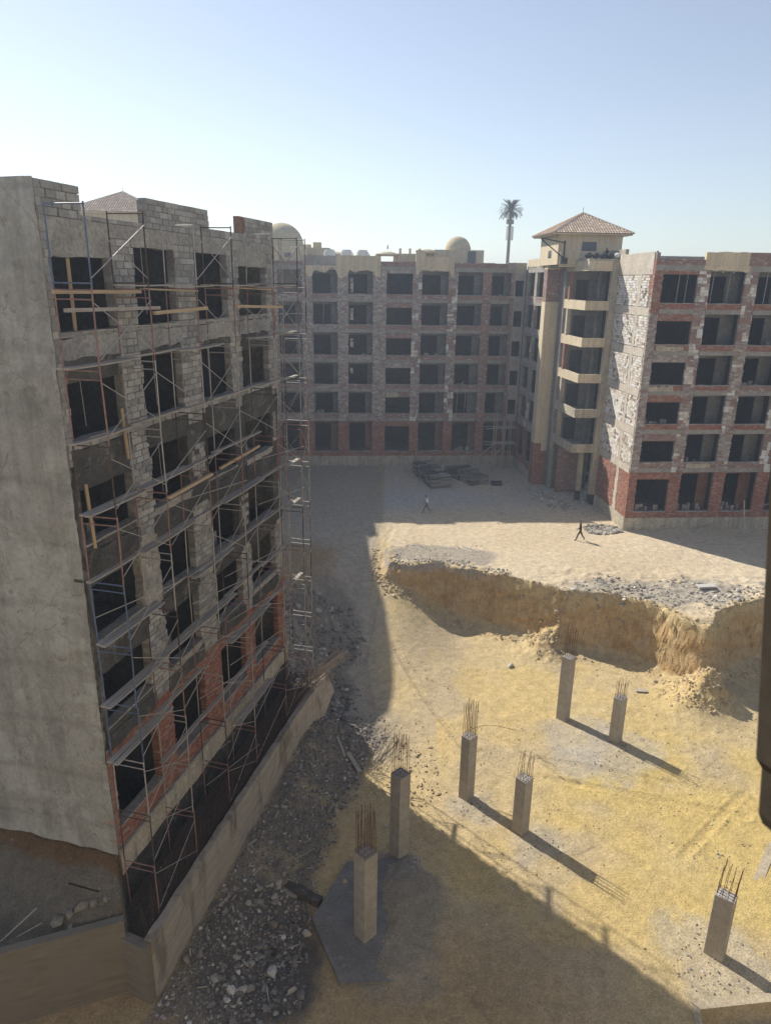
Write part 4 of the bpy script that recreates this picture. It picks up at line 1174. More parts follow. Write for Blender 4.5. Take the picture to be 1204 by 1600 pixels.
# plastered end wall with an uneven top and eroded foot, gently undulating
nu, nv = 60, 110
Ui = np.linspace(-.02, 22, nu); Vv = np.linspace(0, 1, nv)
UU, VV = np.meshgrid(Ui, Vv)
foot_z = .55 + .02 * UU + .35 * fbm(UU, UU * 0 + 2, 3.0, 4, 33)
top_z = 21.9 + .05 * fbm(UU, UU * 0 + 5, .6, 3, 34)
ZZ = lerp(foot_z, top_z, VV)
YY = -.06 - .05 * fbm(UU, ZZ, 4.0, 4, 35) - .02 * fbm(UU, ZZ, .7, 3, 36) - .04 * smooth(1 - np.abs(((ZZ + .9 * fbm(UU, ZZ * 0, 3, 3, 4)) % 4.1) - .2) / .25)
m = MB()
co = np.stack([YY, UU, ZZ], -1).reshape(-1, 3)
ii = (np.arange(nv - 1)[:, None] * nu + np.arange(nu - 1)[None]).ravel()
m.V.append(co); m.Q.append(np.stack([ii, ii + nu, ii + nu + 1, ii + 1], 1)); m.n = len(co)
m.build('end_wall_plaster', MAT['endwall'], lb, smoothed=True)
MB().box(-.02, .2, .0, 22, -1.5, 21.85).build('end_wall', MAT['endwall_base'] if 'endwall_base' in MAT else MAT['mortar'], lb)
MB().box(SE - .1, SE, TH, 12, -1.5, 21.3).build('far_end_wall', MAT['concrete'], lb)
MB().box(.2, SE, 12, 12.2, -1.5, 21.3).build('courtyard_rear_wall', MAT['concrete'], lb)
# ================================================================== SCAFFOLDING ON THE LEFT BUILDING
def LW(s, off, z=0.0):
    p = LO + LD * s + LOUT * off
    return (float(p[0]), float(p[1]), z)
ZL = [21.29 - 2.04 * i for i in range(12)]           # lift heights, top down; last = -1.15
FS = [-.12, 2.5, 5.3, 7.95, 11.5, 14.35]
INN, OUT = .30, 1.42
sc = thing('scaffold', 'tall rusty tube scaffolding with plank decks standing against the left building', 'scaffolding', LW(0, 0), LROT)
TUBES = ['galv', 'galv', 'redtube', 'rebar_dark', 'galv', 'redtube']
rs = random.Random(5)
for i, s in enumerate(FS):
    for k in range(11):
        zt, zb = ZL[k], ZL[k + 1]
        if k == 0 and i == 2: zt -= .12
        m = MB()
        dx = [rs.uniform(-.03, .03) for _ in range(4)]
        r = .024
        io, oo = -INN, -OUT
        # one closed H-frame: legs with rails, rails let into the legs
        m.tube((s + dx[0], io, zb), (s + dx[1], io, zt), r, 5)
        m.tube((s + dx[2], oo, zb), (s + dx[3], oo, zt), r, 5)
        m.tube((s + dx[1], io, zt - .05), (s + dx[3], oo, zt - .05), r * .9, 5)
        if not (k == 0):
            m.tube((s + dx[1], io, zt - .28), (s + dx[3], oo, zt - .28), r * .8, 5)
        else:
            m.tube((s + dx[0], io, zb + .12), (s + dx[2], oo, zb + .12), r * .9, 5)
        mt = 'bluetube' if (i == 0 and k in (0, 5, 6, 7)) else ('redtube' if (i == 0 and k in (2, 4)) else TUBES[(i * 3 + k * 5) % 6])
        m.build('frame', MAT[mt], sc)
for i in range(5):
    for k in range(11):
        zt, zb = ZL[k], ZL[k + 1]
        a, b = FS[i], FS[i + 1]
        if i in (0, 2, 4) or rs.random() < .45:
            if rs.random() < .85:
                MB().tube((a, -OUT, zt - .35), (b, -OUT, zb + .25), .014, 4).build('cross_brace', MAT['galv'], sc)
            if rs.random() < .8:
                MB().tube((b, -OUT - .03, zt - .35), (a, -OUT - .03, zb + .25), .014, 4).build('cross_brace', MAT['galv'], sc)
        elif rs.random() < .35:
            MB().tube((a, -OUT, zb + .3), (b, -OUT, zt - .6), .016, 4).build('cross_brace', MAT['galv'], sc)
        if rs.random() < .25:
            MB().tube((a - .2, -INN - .2, zb + .95), (b + .3, -OUT - .02, zb + .9), .015, 4).build('cross_brace', MAT['galv'], sc)
for k in range(11):                                   # braces across the last frame
    zt, zb = ZL[k], ZL[k + 1]
    s = FS[5] + .05
    if k % 2 == 0 or k > 3: MB().tube((s, -INN, zt - .4), (s, -OUT, zb + .2), .014, 4).build('cross_brace', MAT['galv'], sc)
    MB().tube((s, -OUT, zt - .4), (s, -INN, zb + .2), .014, 4).build('cross_brace', MAT['galv'], sc)
    MB().tube((s + .95, -INN, zb), (s + .95, -INN, zt), .024, 5).build('standard', MAT[TUBES[k % 6]], sc)
    MB().tube((s + .95, -OUT, zb), (s + .95, -OUT, zt), .024, 5).build('standard', MAT[TUBES[(k + 2) % 6]], sc)
    MB().tube((s + .95, -INN, zt - .05), (s + .95, -OUT, zt - .05), .022, 5).build('transom', MAT['galv'], sc)
    MB().tube((s + .95, -INN, zt - .28), (s + .95, -OUT, zt - .28), .02, 5).build('transom', MAT['galv'], sc)
    MB().tube((s, -OUT - .03, zt - .35), (s + .95, -OUT - .03, zb + .25), .014, 4).build('cross_brace', MAT['galv'], sc)
    MB().tube((s + .95, -OUT - .05, zt - .35), (s, -OUT - .05, zb + .25), .014, 4).build('cross_brace', MAT['galv'], sc)
    if k in (1, 2, 3, 5, 6, 8): MB().box(s - .5, s + 1.15, -.9, -.70, zt + .03, zt + .07).build('deck_plank', MAT['plank'], sc)
    for q in range(1, 5):
        MB().tube((s + .62, -INN - .02, zb + q * .4), (s + .95, -INN - .02, zb + q * .4), .012, 4).build('rung', MAT['redtube'], sc)
    MB().tube((s + .62, -INN - .02, zb), (s + .62, -INN - .02, zt), .018, 4).build('standard', MAT['galv'], sc)
def plank(root, x0, x1, y, z0, z1, w=.17, th=.045, mat='plank', sag=.03, name='deck_plank', yaw=0.0):
    n = 6; v = []
    for i in range(n + 1):
        u = i / n; x = x0 + (x1 - x0) * u; z = z0 + (z1 - z0) * u - sag * 4 * u * (1 - u)
        yy = y + yaw * (u - .5)
        for dy in (-w / 2, w / 2):
            for dz in (0, th): v.append((x, yy + dy, z + dz))
    f = [[0, 1, 3, 2]]
    for i in range(n):
        a = i * 4; b = a + 4
        f += [[a, a + 2, b + 2, b], [a + 1, b + 1, b + 3, a + 3], [a, b, b + 1, a + 1], [a + 2, a + 3, b + 3, b + 2]]
    a = n * 4; f.append([a, a + 2, a + 3, a + 1])
    m = MB(); m.add(v, f)
    return m.build(name, MAT[mat], root)
for k in range(1, 11):
    z = ZL[k] + .0
    for i in range(5):
        if k == 1 and i in (0, ): continue
        if k == 10 and i != 3: continue
        if k == 9 and i in (0, 4): continue
        if (i, k) in ((3, 2), (1, 6), (4, 4), (2, 8)): continue
        a, b = FS[i] - rs.uniform(.15, .4), FS[i + 1] + rs.uniform(.1, .35)
        lift = .045 if i % 2 else 0
        for q in range(rs.choice((1, 1, 2))):
            plank(sc, a + rs.uniform(-.1, .1), b + rs.uniform(-.1, .1), -INN - .14 - .22 * q - .02 * rs.random(), z + lift, z + lift + rs.uniform(-.02, .02), sag=rs.uniform(.01, .05), yaw=rs.uniform(-.06, .06))
# fresh yellow timbers laid on the frames
def timber(s0, s1, off0, off1, z0, z1, label, w=.10, th=.10, mat='newwood'):
    x0, y0, _ = LW(s0, off0); x1, y1, _ = LW(s1, off1)
    L = math.hypot(x1 - x0, y1 - y0); a = math.atan2(y1 - y0, x1 - x0)
    pit = math.atan2(z1 - z0, L); L3 = math.hypot(L, z1 - z0)
    m = MB(); m.box(0, L3, -w / 2, w / 2, -th / 2, th / 2)
    o = m.build('timber', MAT[mat]); o.location = (x0, y0, z0); o.rotation_euler = (0, -pit, a)
    return tag(o, label, 'timber', 'timbers on the scaffolding')
timber(-.3, 3.6, .42, .42, 19.15, 19.12, 'pale timber rail across the topmost left window opening')
timber(.1, 4.6, .40, .42, 18.68, 18.62, 'grey timber rail just below the topmost left window rail', mat='plank')
timber(1.2, 1.15, -.2, -.15, 17.9, 20.0, 'pale timber prop leaning upright inside the topmost left window', .09, .09)
timber(2.6, 5.8, 1.46, 1.46, 18.55, 18.60, 'bright yellow timber nailed to second and third scaffold uprights')
timber(8.0, 12.3, 1.46, 1.46, 18.6, 18.45, 'bright yellow timber on the scaffold beside the far end of top floor')
timber(3.6, 6.9, .5, .5, 19.2, 19.12, 'pale board across the top floor pier between two windows', .2, .05)
timber(9.5, 13.9, .5, .5, 19.22, 19.12, 'pale board on top lift near the far corner of left building', .2, .05)
timber(2.5, 5.35, 1.5, 1.5, 12.95, 13.0, 'fresh yellow timber slanting up at mid height of the scaffold')
timber(7.9, 11.6, .5, .5, 12.5, 12.6, 'orange timber lying along the scaffold towards its far end')
timber(2.55, 2.5, .15, .12, 14.1, 15.7, 'upright orange timber standing at third floor pier on left building', .09, .09)
timber(.6, .55, .05, .02, 11.8, 13.8, 'upright orange timber inside third floor window by scaffold', .09, .09)

# ================================================================== RETAINING WALL, DITCH, LEDGE WALL
rw = thing('retaining_wall', 'long streaked concrete retaining wall along the scaffolded building and rubble slope', 'wall', LW(0, 0), LROT)
n = 40; V = []; X = np.linspace(-1.32, 15.9, n + 1)
for i, x in enumerate(X):
    u = i / n
    bend = .55 * smooth(np.array((u - .72) / .28)) ** 1.3
    zt = -.92 + .03 * math.sin(i * 1.7) + .02 * RNG.uniform(-1, 1)
    zbm = -4.6 + 2.6 * float(smooth(np.array((u - .8) / .2)))
    for (yy, z) in ((-1.87 - bend * 1.0, zbm), (-1.87 - bend * .35, zt), (-1.60 - bend * .35, zt), (-1.60 - bend * .3, zbm)):
        V.append((x, yy, z))
F = [[0, 1, 2, 3]]
for i in range(n):
    a = i * 4; b = a + 4
    for j in range(4):
        F.append([a + j, b + j, b + (j + 1) % 4, a + (j + 1) % 4])
F.append([n * 4 + j for j in (3, 2, 1, 0)])
m = MB(); m.add(V, F); m.build('wall_panel', MAT['retain'], rw)
x = LW(-1.32, 1.87); 
ew = thing('wall_stub', 'brown shuttered concrete wall holding up soil before the plastered end wall', 'wall', (0, 0, 0))
P0 = np.array([-7.42, 17.50]); P1 = np.array([-8.40, 17.98]); P2 = np.array([-13.2, 16.35]); P3 = np.array([-34, 9.0])
def slabwall(mb, A, B, th, z0, za, zb2):
    d = (B - A) / np.hypot(*(B - A)); nn_ = np.array([-d[1], d[0]]) * th
    a2, b2 = A - nn_, B - nn_
    mb.hexa([(A[0], A[1], z0), (A[0], A[1], za), (a2[0], a2[1], z0), (a2[0], a2[1], za), (B[0], B[1], z0), (B[0], B[1], zb2), (b2[0], b2[1], z0), (b2[0], b2[1], zb2)])
    return mb
slabwall(MB(), P0 + np.array([.0, .01]), P1 + np.array([.01, -.02]), -.3, -4.6, -.98, -1.05).build('wall_panel', MAT['shutter'], ew)
slabwall(MB(), P1, P2, -.28, -4.6, -.38, -.52).build('wall_panel', MAT['shutter'], ew)
slabwall(MB(), P2, P3, -.26, -4.6, -.62, -.62).build('wall_panel', MAT['shutter'], ew)
slabwall(MB(), P1 + np.array([-1.2, -.45]), P1 + np.array([-3.6, -1.25]), .03, -1.75, -.70, -.74).build('shutter_board', MAT['shutter'], ew)
# rusty bars lying in the ditch and over the wall end
m = MB(); rs = random.Random(9)
for i in range(150):
    s0 = rs.uniform(-.8, 13); L = rs.uniform(1.6, 4.2); o0 = rs.uniform(.5, 1.5)
    z0 = -1.15 + rs.uniform(0, .45); dz = rs.uniform(-.1, .5)
    pts = []
    for q in range(5):
        u = q / 4
        pts.append((s0 + L * u, -(o0 + rs.uniform(-.02, .02) + .25 * u * rs.uniform(-1, 1)), z0 + dz * u + .25 * math.sin(u * 3.1) * rs.uniform(0, 1)))
    m.path(pts, .009, 3)
for i in range(120):     # starter bars leaning along the wall top
    s0 = -1.1 + i * .14 + rs.uniform(-.04, .04)
    h = rs.uniform(.5, 1.2) * (1 if i < 95 else 1.3)
    le = rs.uniform(-.15, .5)
    m.path([(s0, -1.5, -1.2), (s0 + le * .3, -1.5 + rs.uniform(-.02, .05), -.9 + h * .3), (s0 + le, -1.45 + rs.uniform(-.1, .25), -.9 + h)], .008, 3)
o = m.build('ditch_rebar', MAT['rebar_dark'], None, 'stuff'); o.location = LW(0, 0); o.rotation_euler = (0, 0, LROT)
o['label'] = 'tangle of dark rusty bars lying in the ditch behind the retaining wall'
MAT['oldbar'] = plain('old_weathered_bar', (.20, .145, .10, 1), .85, .2, 0, .5, 5)
m = MB(); rs = random.Random(4)
for i in range(40):
    a = Vector(LW(12.2 + rs.uniform(-.6, 1.6), 1.2 + rs.uniform(-.5, .5), -1.0 + rs.uniform(-.1, .2)))
    b = Vector(LW(16.2 + rs.uniform(-.8, 1.8), 2.1 + rs.uniform(-.4, .7), -.75 + rs.uniform(-.25, .4)))
    c = (a + b) / 2 + Vector((rs.uniform(-.1, .1), rs.uniform(-.1, .1), rs.uniform(.05, .45)))
    m.path([a, c, b, b + Vector((rs.uniform(0, .5), rs.uniform(0, .3), -rs.uniform(.1, .5)))], .010, 3)
o = m.build('rebar_heap', MAT['oldbar'], None, 'stuff'); o['label'] = 'heap of bent rusty bars spilling over the far end of retaining wall'
m = MB()
for i in range(14):       # thin wires hanging over the wall face
    s0 = rs.uniform(0, 14.5); z = -.9
    m.path([(s0, -1.6, z), (s0 + .1, -1.9, z + .05), (s0 + rs.uniform(-.5, .5), -1.93, z - rs.uniform(.4, .9)), (s0 + rs.uniform(-1.2, 1.2), -2.0, z - rs.uniform(.9, 1.9))], .006, 3)
o = m.build('tie_wire', MAT['rebar_dark'], None, 'stuff'); o.location = LW(0, 0); o.rotation_euler = (0, 0, LROT)
o['label'] = 'thin tie wires hanging down over the face of retaining wall'
# lumps and sticks on the soil ledge
for (x, y, sz, lab, sd_) in ((-10.5, 17.75, .55, 'flat broken block lying on the soil ledge left of two round ones', 1), (-10.1, 17.9, .5, 'tilted broken block leaning on the ledge beside flat one', 2), (-9.75, 18.05, .42, 'upright round boulder at the middle of the soil ledge', 3), (-9.4, 18.15, .34, 'small round boulder on the ledge next to the upright one', 4), (-9.05, 18.25, .30, 'small dark boulder on soil ledge nearest the building corner', 5), (-10.0, 17.6, .36, 'flat stone in front of the tilted block on soil ledge', 6)):
    rock(x, y, sz, lab, 'midrock', sd_, .9, 'boulders on the soil ledge')
def stick(p, q, r, label, mat='plank', name='wooden_stick', cat='stick', flat=None):
    m = MB()
    if flat:
        p_, q_ = Vector(p), Vector(q); L = (q_ - p_).length
        m.box(0, L, -flat[0] / 2, flat[0] / 2, 0, flat[1])
        o = m.build(name, MAT[mat]); o.location = p_
        d = (q_ - p_).normalized(); o.rotation_euler = (0, -math.asin(d.z), math.atan2(d.y, d.x))
    else:
        m.tube(p, q, r, 5); o = m.build(name, MAT[mat])
    return tag(o, label, cat)
gz = lambda x, y: float(hz(x, y))
stick((-12.1, 17.2, gz(-12.1, 17.2) + .05), (-11.3, 18.1, gz(-11.3, 18.1) + .25), .03, 'pale stick leaning at the left border of the soil ledge')
stick((-11.6, 17.3, gz(-11.6, 17.3) + .05), (-11.0, 17.75, gz(-11, 17.75) + .15), .022, 'shorter pale stick on the soil ledge beside the leaning one')
stick((-10.4, 18.6, gz(-10.4, 18.6) + .08), (-9.3, 18.35, gz(-9.3, 18.35) + .1), .025, 'thin dark pole lying along the soil ledge behind the boulders', 'darkwood')

# ================================================================== CONCRETE COLUMNS IN THE PIT
def column(x, y, w, d, rz, h, rh, nb, label, seed, lean=0.0, zb=-4.0, pale=1.0, splay=.03):
    rs = random.Random(seed)
    t = thing('concrete_column', label, 'column', (x, y, zb), rz, 'cast concrete columns standing in the pit')
    w2, d2 = w / 2, d / 2; b = .018
    prof = [(-w2 + b, -d2), (w2 - b, -d2), (w2, -d2 + b), (w2, d2 - b), (w2 - b, d2), (-w2 + b, d2), (-w2, d2 - b), (-w2, -d2 + b)]
    MB().prism(prof, -.6, h - .012, 'z').build('shaft', MAT['column'], t)
    nn = 5; v = []; f = []
    for i in range(nn + 1):
        for j in range(nn + 1):
            v.append((-w2 + .01 + (w - .02) * i / nn, -d2 + .01 + (d - .02) * j / nn, h - .03 + (0 if i in (0, nn) or j in (0, nn) else rs.uniform(.01, .05))))
    for i in range(nn):
        for j in range(nn):
            a = i * (nn + 1) + j; f.append([a, a + nn + 1, a + nn + 2, a + 1])
    for s_ in (0,):
        pass
    v2 = len(v)
    v += [(-w2 + .01, -d2 + .01, h - .2), (w2 - .01, -d2 + .01, h - .2), (w2 - .01, d2 - .01, h - .2), (-w2 + .01, d2 - .01, h - .2)]
    f.append([v2, v2 + 3, v2 + 2, v2 + 1])
    m = MB(); m.add(v, f); m.build('rough_top', MAT['coltop'], t)
    c = .05; pos = []
    k = nb // 4
    for i in range(k):
        u = i / k
        pos += [(-w2 + c + (w - 2 * c) * u, -d2 + c), (w2 - c, -d2 + c + (d - 2 * c) * u), (w2 - c - (w - 2 * c) * u, d2 - c), (-w2 + c, d2 - c - (d - 2 * c) * u)]
    for (px, py) in pos:
        dx, dy = rs.gauss(lean, splay), rs.gauss(0, splay)
        hh = rh * rs.uniform(.88, 1.03)
        MB().path([(px, py, h - .25), (px + dx * .3, py + dy * .3, h + hh * .5), (px + dx, py + dy, h + hh)], .0105, 4).build('rebar', MAT['rust'], t)
    m = MB()
    q = c - .012
    ring = [(-w2 + q, -d2 + q), (w2 - q, -d2 + q), (w2 - q, d2 - q), (-w2 + q, d2 - q)]
    for i in range(4):
        a, b2 = ring[i], ring[(i + 1) % 4]
        m.tube((a[0], a[1], h + .10), (b2[0], b2[1], h + .10), .007, 4)
    for u in (.33, .66):
        m.tube((-w2 + w * u, -d2 + q, h + .11), (-w2 + w * u, d2 - q, h + .11), .006, 4)
        m.tube((-w2 + q, -d2 + d * u, h + .12), (w2 - q, -d2 + d * u, h + .12), .006, 4)
    m.build('stirrup', MAT['rust'], t)
    return t
CA = R(43)
column(4.01 + .05, 27.76 + .32, .56, .52, CA, 3.53, 1.85, 16, 'tall concrete column in the pit centre with an arching loose bar', 1)
column(6.22 + .05, 25.6 + .35, .56, .56, CA, 2.92, 1.25, 12, 'short concrete column just in front of the tall central one', 2, .05, splay=.05)
column(10.2, 34.28 + .3, .56, .56, CA, 4.08, 1.75, 16, 'farthest concrete column standing close to the cut bank', 3)
column(12.53, 32.2 + .3, .56, .50, CA, 2.87, 1.04, 14, 'shorter concrete column just right of the farthest one', 4)
column(12.47 - .05, 19.59 + .36, .66, .5, R(-41), 2.76, 1.35, 14, 'concrete column at the bottom right by the sunken footing', 5, .06, splay=.03)
column(.79, 24.24 + .34, .60, .60, CA, 4.13, 1.85, 16, 'concrete column left of centre on the edge of the building shadow', 6)
column(-.53, 20.12 + .38, .62, .62, CA, 3.93, 1.9, 20, 'nearest concrete column standing on the dark footing slab in shade', 7, .03)
# arching loose bar on the tall central column
pts = [Vector((3.86, 27.9, -.42)), Vector((4.1, 27.95, -.05)), Vector((4.6, 28.0, .1)), Vector((5.3, 28.1, .05)), Vector((6.2, 28.2, -.25))]
o = MB().path(pts, .011, 4).build('loose_bar', MAT['rust']); tag(o, 'single rusty bar arching off the tall central column', 'steel bar')
o = MB().path([(5.3, 27.2, gz(5.3, 27.2) + .03), (5.7, 27.0, gz(5.7, 27) + .05), (6.05, 26.8, gz(6.05, 26.8) + .03)], .012, 4).build('loose_bar', MAT['rust']); tag(o, 'short rusty bar lying on sand right of the tall central column', 'steel bar')

# footing slab and tie beams
fs = MB().prism([(-2.6, 21.15), (-1.35, 18.5), (1.7, 18.7), (2.4, 21.9), (0.9, 24.2), (-1.4, 24.0)], -4.9, -3.93, 'z').build('footing_slab', MAT['footing'] if 'footing' in MAT else patchy('footing_concrete', (.15, .148, .14, 1), (.19, .185, .175, 1), (.24, .235, .22, 1), 1.0, 14, .6))
tag(fs, 'dark grey polygonal concrete footing slab around the nearest column', 'slab')
def beam(p, q, w, z0, z1, label, mat='concrete', name='tie_beam', cat='beam'):
    A, B = np.array(p), np.array(q)
    d = (B - A) / np.hypot(*(B - A)); nn_ = np.array([-d[1], d[0]]) * w / 2
    pts = [tuple(A + nn_), tuple(A - nn_), tuple(B - nn_), tuple(B + nn_)]
    o = MB().prism(pts, z0, z1, 'z').build(name, MAT[mat])
    return tag(o, label, cat)
beam((-4.9, 23.3), (-2.35, 21.95), .34, -4.9, -3.85, 'grey concrete tie beam running into the footing slab corner', 'dark_concrete')
beam((-5.35, 20.1), (-3.85, 20.08), .28, -4.9, -4.32, 'short half buried concrete kerb among the dark rubble', 'dark_concrete')
beam((-6.2, 19.3), (-6.75, 17.1), .10, -4.9, -3.75, 'thin dark concrete edge standing in the rubble at bottom left', 'dark_concrete')
beam((-5.15, 22.9), (-5.7, 20.9), .07, -4.9, -3.95, 'thin dark board half buried in rubble beside the retaining wall', 'darkwood', 'board', 'board')
beam((10.2, 17.35), (13.2, 21.3), .34, -4.8, -4.0, 'pale flush concrete ground beam leading right from bottom shadow edge', 'sandconc')
beam((14.3, 21.6), (17.4, 25.4), .36, -4.8, -3.98, 'pale flush concrete ground beam at the right picture border', 'sandconc')
fr = thing('footing_frame', 'concrete rim of a sunken footing at bottom right with yellow sand inside', 'footing', (0, 0, 0))
MB().prism([(10.75, 18.0), (14.9, 18.5), (14.9, 18.2), (10.95, 17.72)], -4.9, -3.9, 'z').build('rim', MAT['sandconc'], fr)
MB().prism([(10.72, 17.98), (10.93, 17.7), (10.3, 14), (10.1, 14)], -4.9, -3.9, 'z').build('rim', MAT['sandconc'], fr)
o = stick((11.9, 17.3, gz(11.9, 17.3) + .05), (12.6, 17.35, gz(12.6, 17.35) + .05), 0, 'crumpled white sheet lying in the sunken footing', 'white', 'plastic_sheet', 'sheet', (.4, .03))
# distinct rocks and scraps
for a in ((8.21, 40.44, .45, 'single pale rock lying alone on the sunlit pit floor', 'palerock', 11), (-3.87, 19.17, .55, 'white angular rock brightest in the dark rubble hollow', 'palerock', 12),
          (-5.09, 18.14, .42, 'white rock nearest the bottom edge of dark rubble', 'palerock', 13), (-4.06, 21.0, .45, 'grey rounded rock in the rubble below the tie beam', 'midrock', 14),
          (-2.75, 20.75, .42, 'pale rock touching the left corner of the footing slab', 'palerock', 15), (-2.95, 20.2, .36, 'pale rock just below the footing slab corner', 'midrock', 16),
          (-3.1, 19.5, .40, 'pale rock beside the brightest white one', 'midrock', 17), (-1.5, 23.0, .40, 'elongated tan rock between the rubble and the footing slab', 'sandrock', 18),
          (15.0, 44.7, .55, 'pale lump on the terrace left of grey rubble strip', 'palerock', 19), (-2.6, 33.6, .55, 'large grey rock in the rubble past retaining wall end', 'midrock', 20),
          (-2.2, 32.2, .6, 'largest grey rock on the slope below the ramp', 'midrock', 21), (-1.6, 31.3, .45, 'grey rock lowest of the group below ramp', 'midrock', 22), (-3.0, 37.0, .5, 'grey rock highest on the slope beside ramp', 'midrock', 23),
          (0.2, 26.2, .3, 'small white rock behind the left of centre column', 'palerock', 24)):
    rock(a[0], a[1], a[2], a[3], a[4], a[5])
stick((21.2, 44.1, gz(21.2, 44.1) + .1), (22.4, 44.2, gz(22.4, 44.2) + .14), 0, 'flat broken slab lying on grey rubble at right of terrace', 'palerock', 'broken_slab', 'slab', (.5, .12))
stick((-1.75, 30.95, gz(-1.75, 30.95) + .06), (-1.1, 29.85, gz(-1.1, 29.85) + .06), 0, 'short weathered board lying at the left edge of lit sand patch', 'plank', 'board', 'board', (.22, .05))
stick((-2.35, 31.6, gz(-2.35, 31.6) + .06), (-1.9, 30.6, gz(-1.9, 30.6) + .06), 0, 'narrow weathered board in shade above the shorter one', 'plank', 'board', 'board', (.12, .05))
stick((6.04, 51.75, gz(6.04, 51.75) + .04), (7.1, 50.7, gz(7.1, 50.7) + .04), .04, 'thin white pipe lying on the grey terrace patch', 'white', 'pipe', 'pipe')
stick((2.6, 52.0, gz(2.6, 52) + .04), (3.2, 50.9, gz(3.2, 50.9) + .08), .035, 'bent pale branch lying near the left rim of terrace', 'plank', 'branch', 'branch')
stick((15.3, 37.5, gz(15.3, 37.5) + .04), (15.95, 37.4, gz(15.95, 37.4) + .06), 0, 'grey scrap of board on sand before the spilled earth', 'plank', 'board', 'board', (.3, .05))
# poles by the right building and a post at the rear facade
stick((30.1 - 5.9 + 5.2, 54.6, -.1), (29.0, 54.9, 3.1), .06, 'upright pale pole in front of the right building plinth', 'plank', 'pole', 'pole')
stick((25.3, 55.6, .0), (33.0, 58.2, 1.9), .06, 'long slanting pole leaning at the right building plinth', 'plank', 'pole', 'pole')
stick((30.2, 54.8, -.1), (28.9, 54.9, 2.4), .04, 'thin leaning pole crossing the upright one at right', 'plank', 'pole', 'pole')
stick((3.35, 76.75, -.1), (3.2, 76.9, 1.95), 0, 'pale plank leaning upright on the rear building plinth', 'newwood', 'board', 'board', (.05, .2))

# ================================================================== CORNER SCAFFOLD AT THE REAR
cs = thing('scaffold', 'small wooden pole scaffold standing in the far courtyard corner', 'scaffolding', (12.6, 75.6, 0), A4)
for (x, y) in ((-.8, 0), (.1, 0), (.9, 0), (-.8, 1.1), (.9, 1.1)):
    MB().tube((x, y, -.1), (x + rs.uniform(-.1, .1), y, 6.2 + rs.uniform(-.4, .4)), .055, 5).build('standard', MAT['plank'], cs)
for z in (2.9, 4.6):
    for y in (-.08, 1.18):
        MB().tube((-1.9, y, z), (1.5, y, z + .1), .05, 5).build('ledger', MAT['plank'], cs)
    MB().box(-1.2, 1.3, .0, .5, z + .12, z + .18).build('deck_plank', MAT['plank'], cs)
MB().tube((-3.6, -.6, 1.0), (-.8, -.1, 3.0), .05, 5).build('raking_brace', MAT['plank'], cs)
MB().tube((-3.7, -1.0, -.9), (.4, -.15, 3.0), .05, 5).build('raking_brace', MAT['plank'], cs)

# ================================================================== STACKS OF BOARDS IN THE COURTYARD
def stack(name, loc, rz, label, length, rows, seed):
    t = thing(name, label, 'stack', loc, rz, 'stacks of cement blocks in the courtyard'); rs = random.Random(seed)
    me_ = []
    for q in range(3):
        m = MB(); m.hexa([(x * (1 - rs.uniform(0, .06)), y * (1 - rs.uniform(0, .06)), z * (1 - rs.uniform(0, .05))) for x in (-.24, .24) for y in (-.55, .55) for z in (-.065, .065)])
        a = m.mesh('block'); a.materials.append(MAT['stackcol']); me_.append(a)
    nx_ = int(length / .52)
    for i in range(nx_):
        hh = rows - (abs(i - nx_ * .45) / nx_ * 3)
        for j in range(2):
            for k in range(max(2, int(hh + rs.uniform(-.8, .8)))):
                o = bpy.data.objects.new('block', me_[(i + j + k) % 3]); COL.objects.link(o); o.parent = t
                o.location = (i * .52 + rs.uniform(-.05, .05), j * 1.02 - .5 + rs.uniform(-.06, .06), .07 + k * .15)
                o.rotation_euler = (rs.uniform(-.04, .04), rs.uniform(-.04, .04), rs.uniform(-.08, .08))
    return t
MAT['stackcol'] = unit_mat('stacked_block', [(0, (.08, .076, .072, 1)), (.35, (.14, .135, .128, 1)), (.7, (.24, .235, .22, 1))])
stack('block_stack', (3.9, 74.2, 0), R(-76), 'long dark stack of cement blocks nearer the rear building middle', 6.8, 10, 1)
stack('block_stack', (7.2, 73.7, 0), R(-62), 'long dark stack of cement blocks right of the other stack', 5.2, 8, 2)
for i in range(2):
    o = MB().path([(11.2 + .5 * math.cos(a), 69.3 + .35 * math.sin(a), .12 + .2 * i + .05 * math.sin(3 * a)) for a in np.linspace(0, 6.0, 12)], .12, 6).build('sack_heap', MAT['black'])
    tag(o, ['dark bundle lying in courtyard before the corner wing', 'dark coil lying on top of the bundle before corner wing'][i], 'bundle')

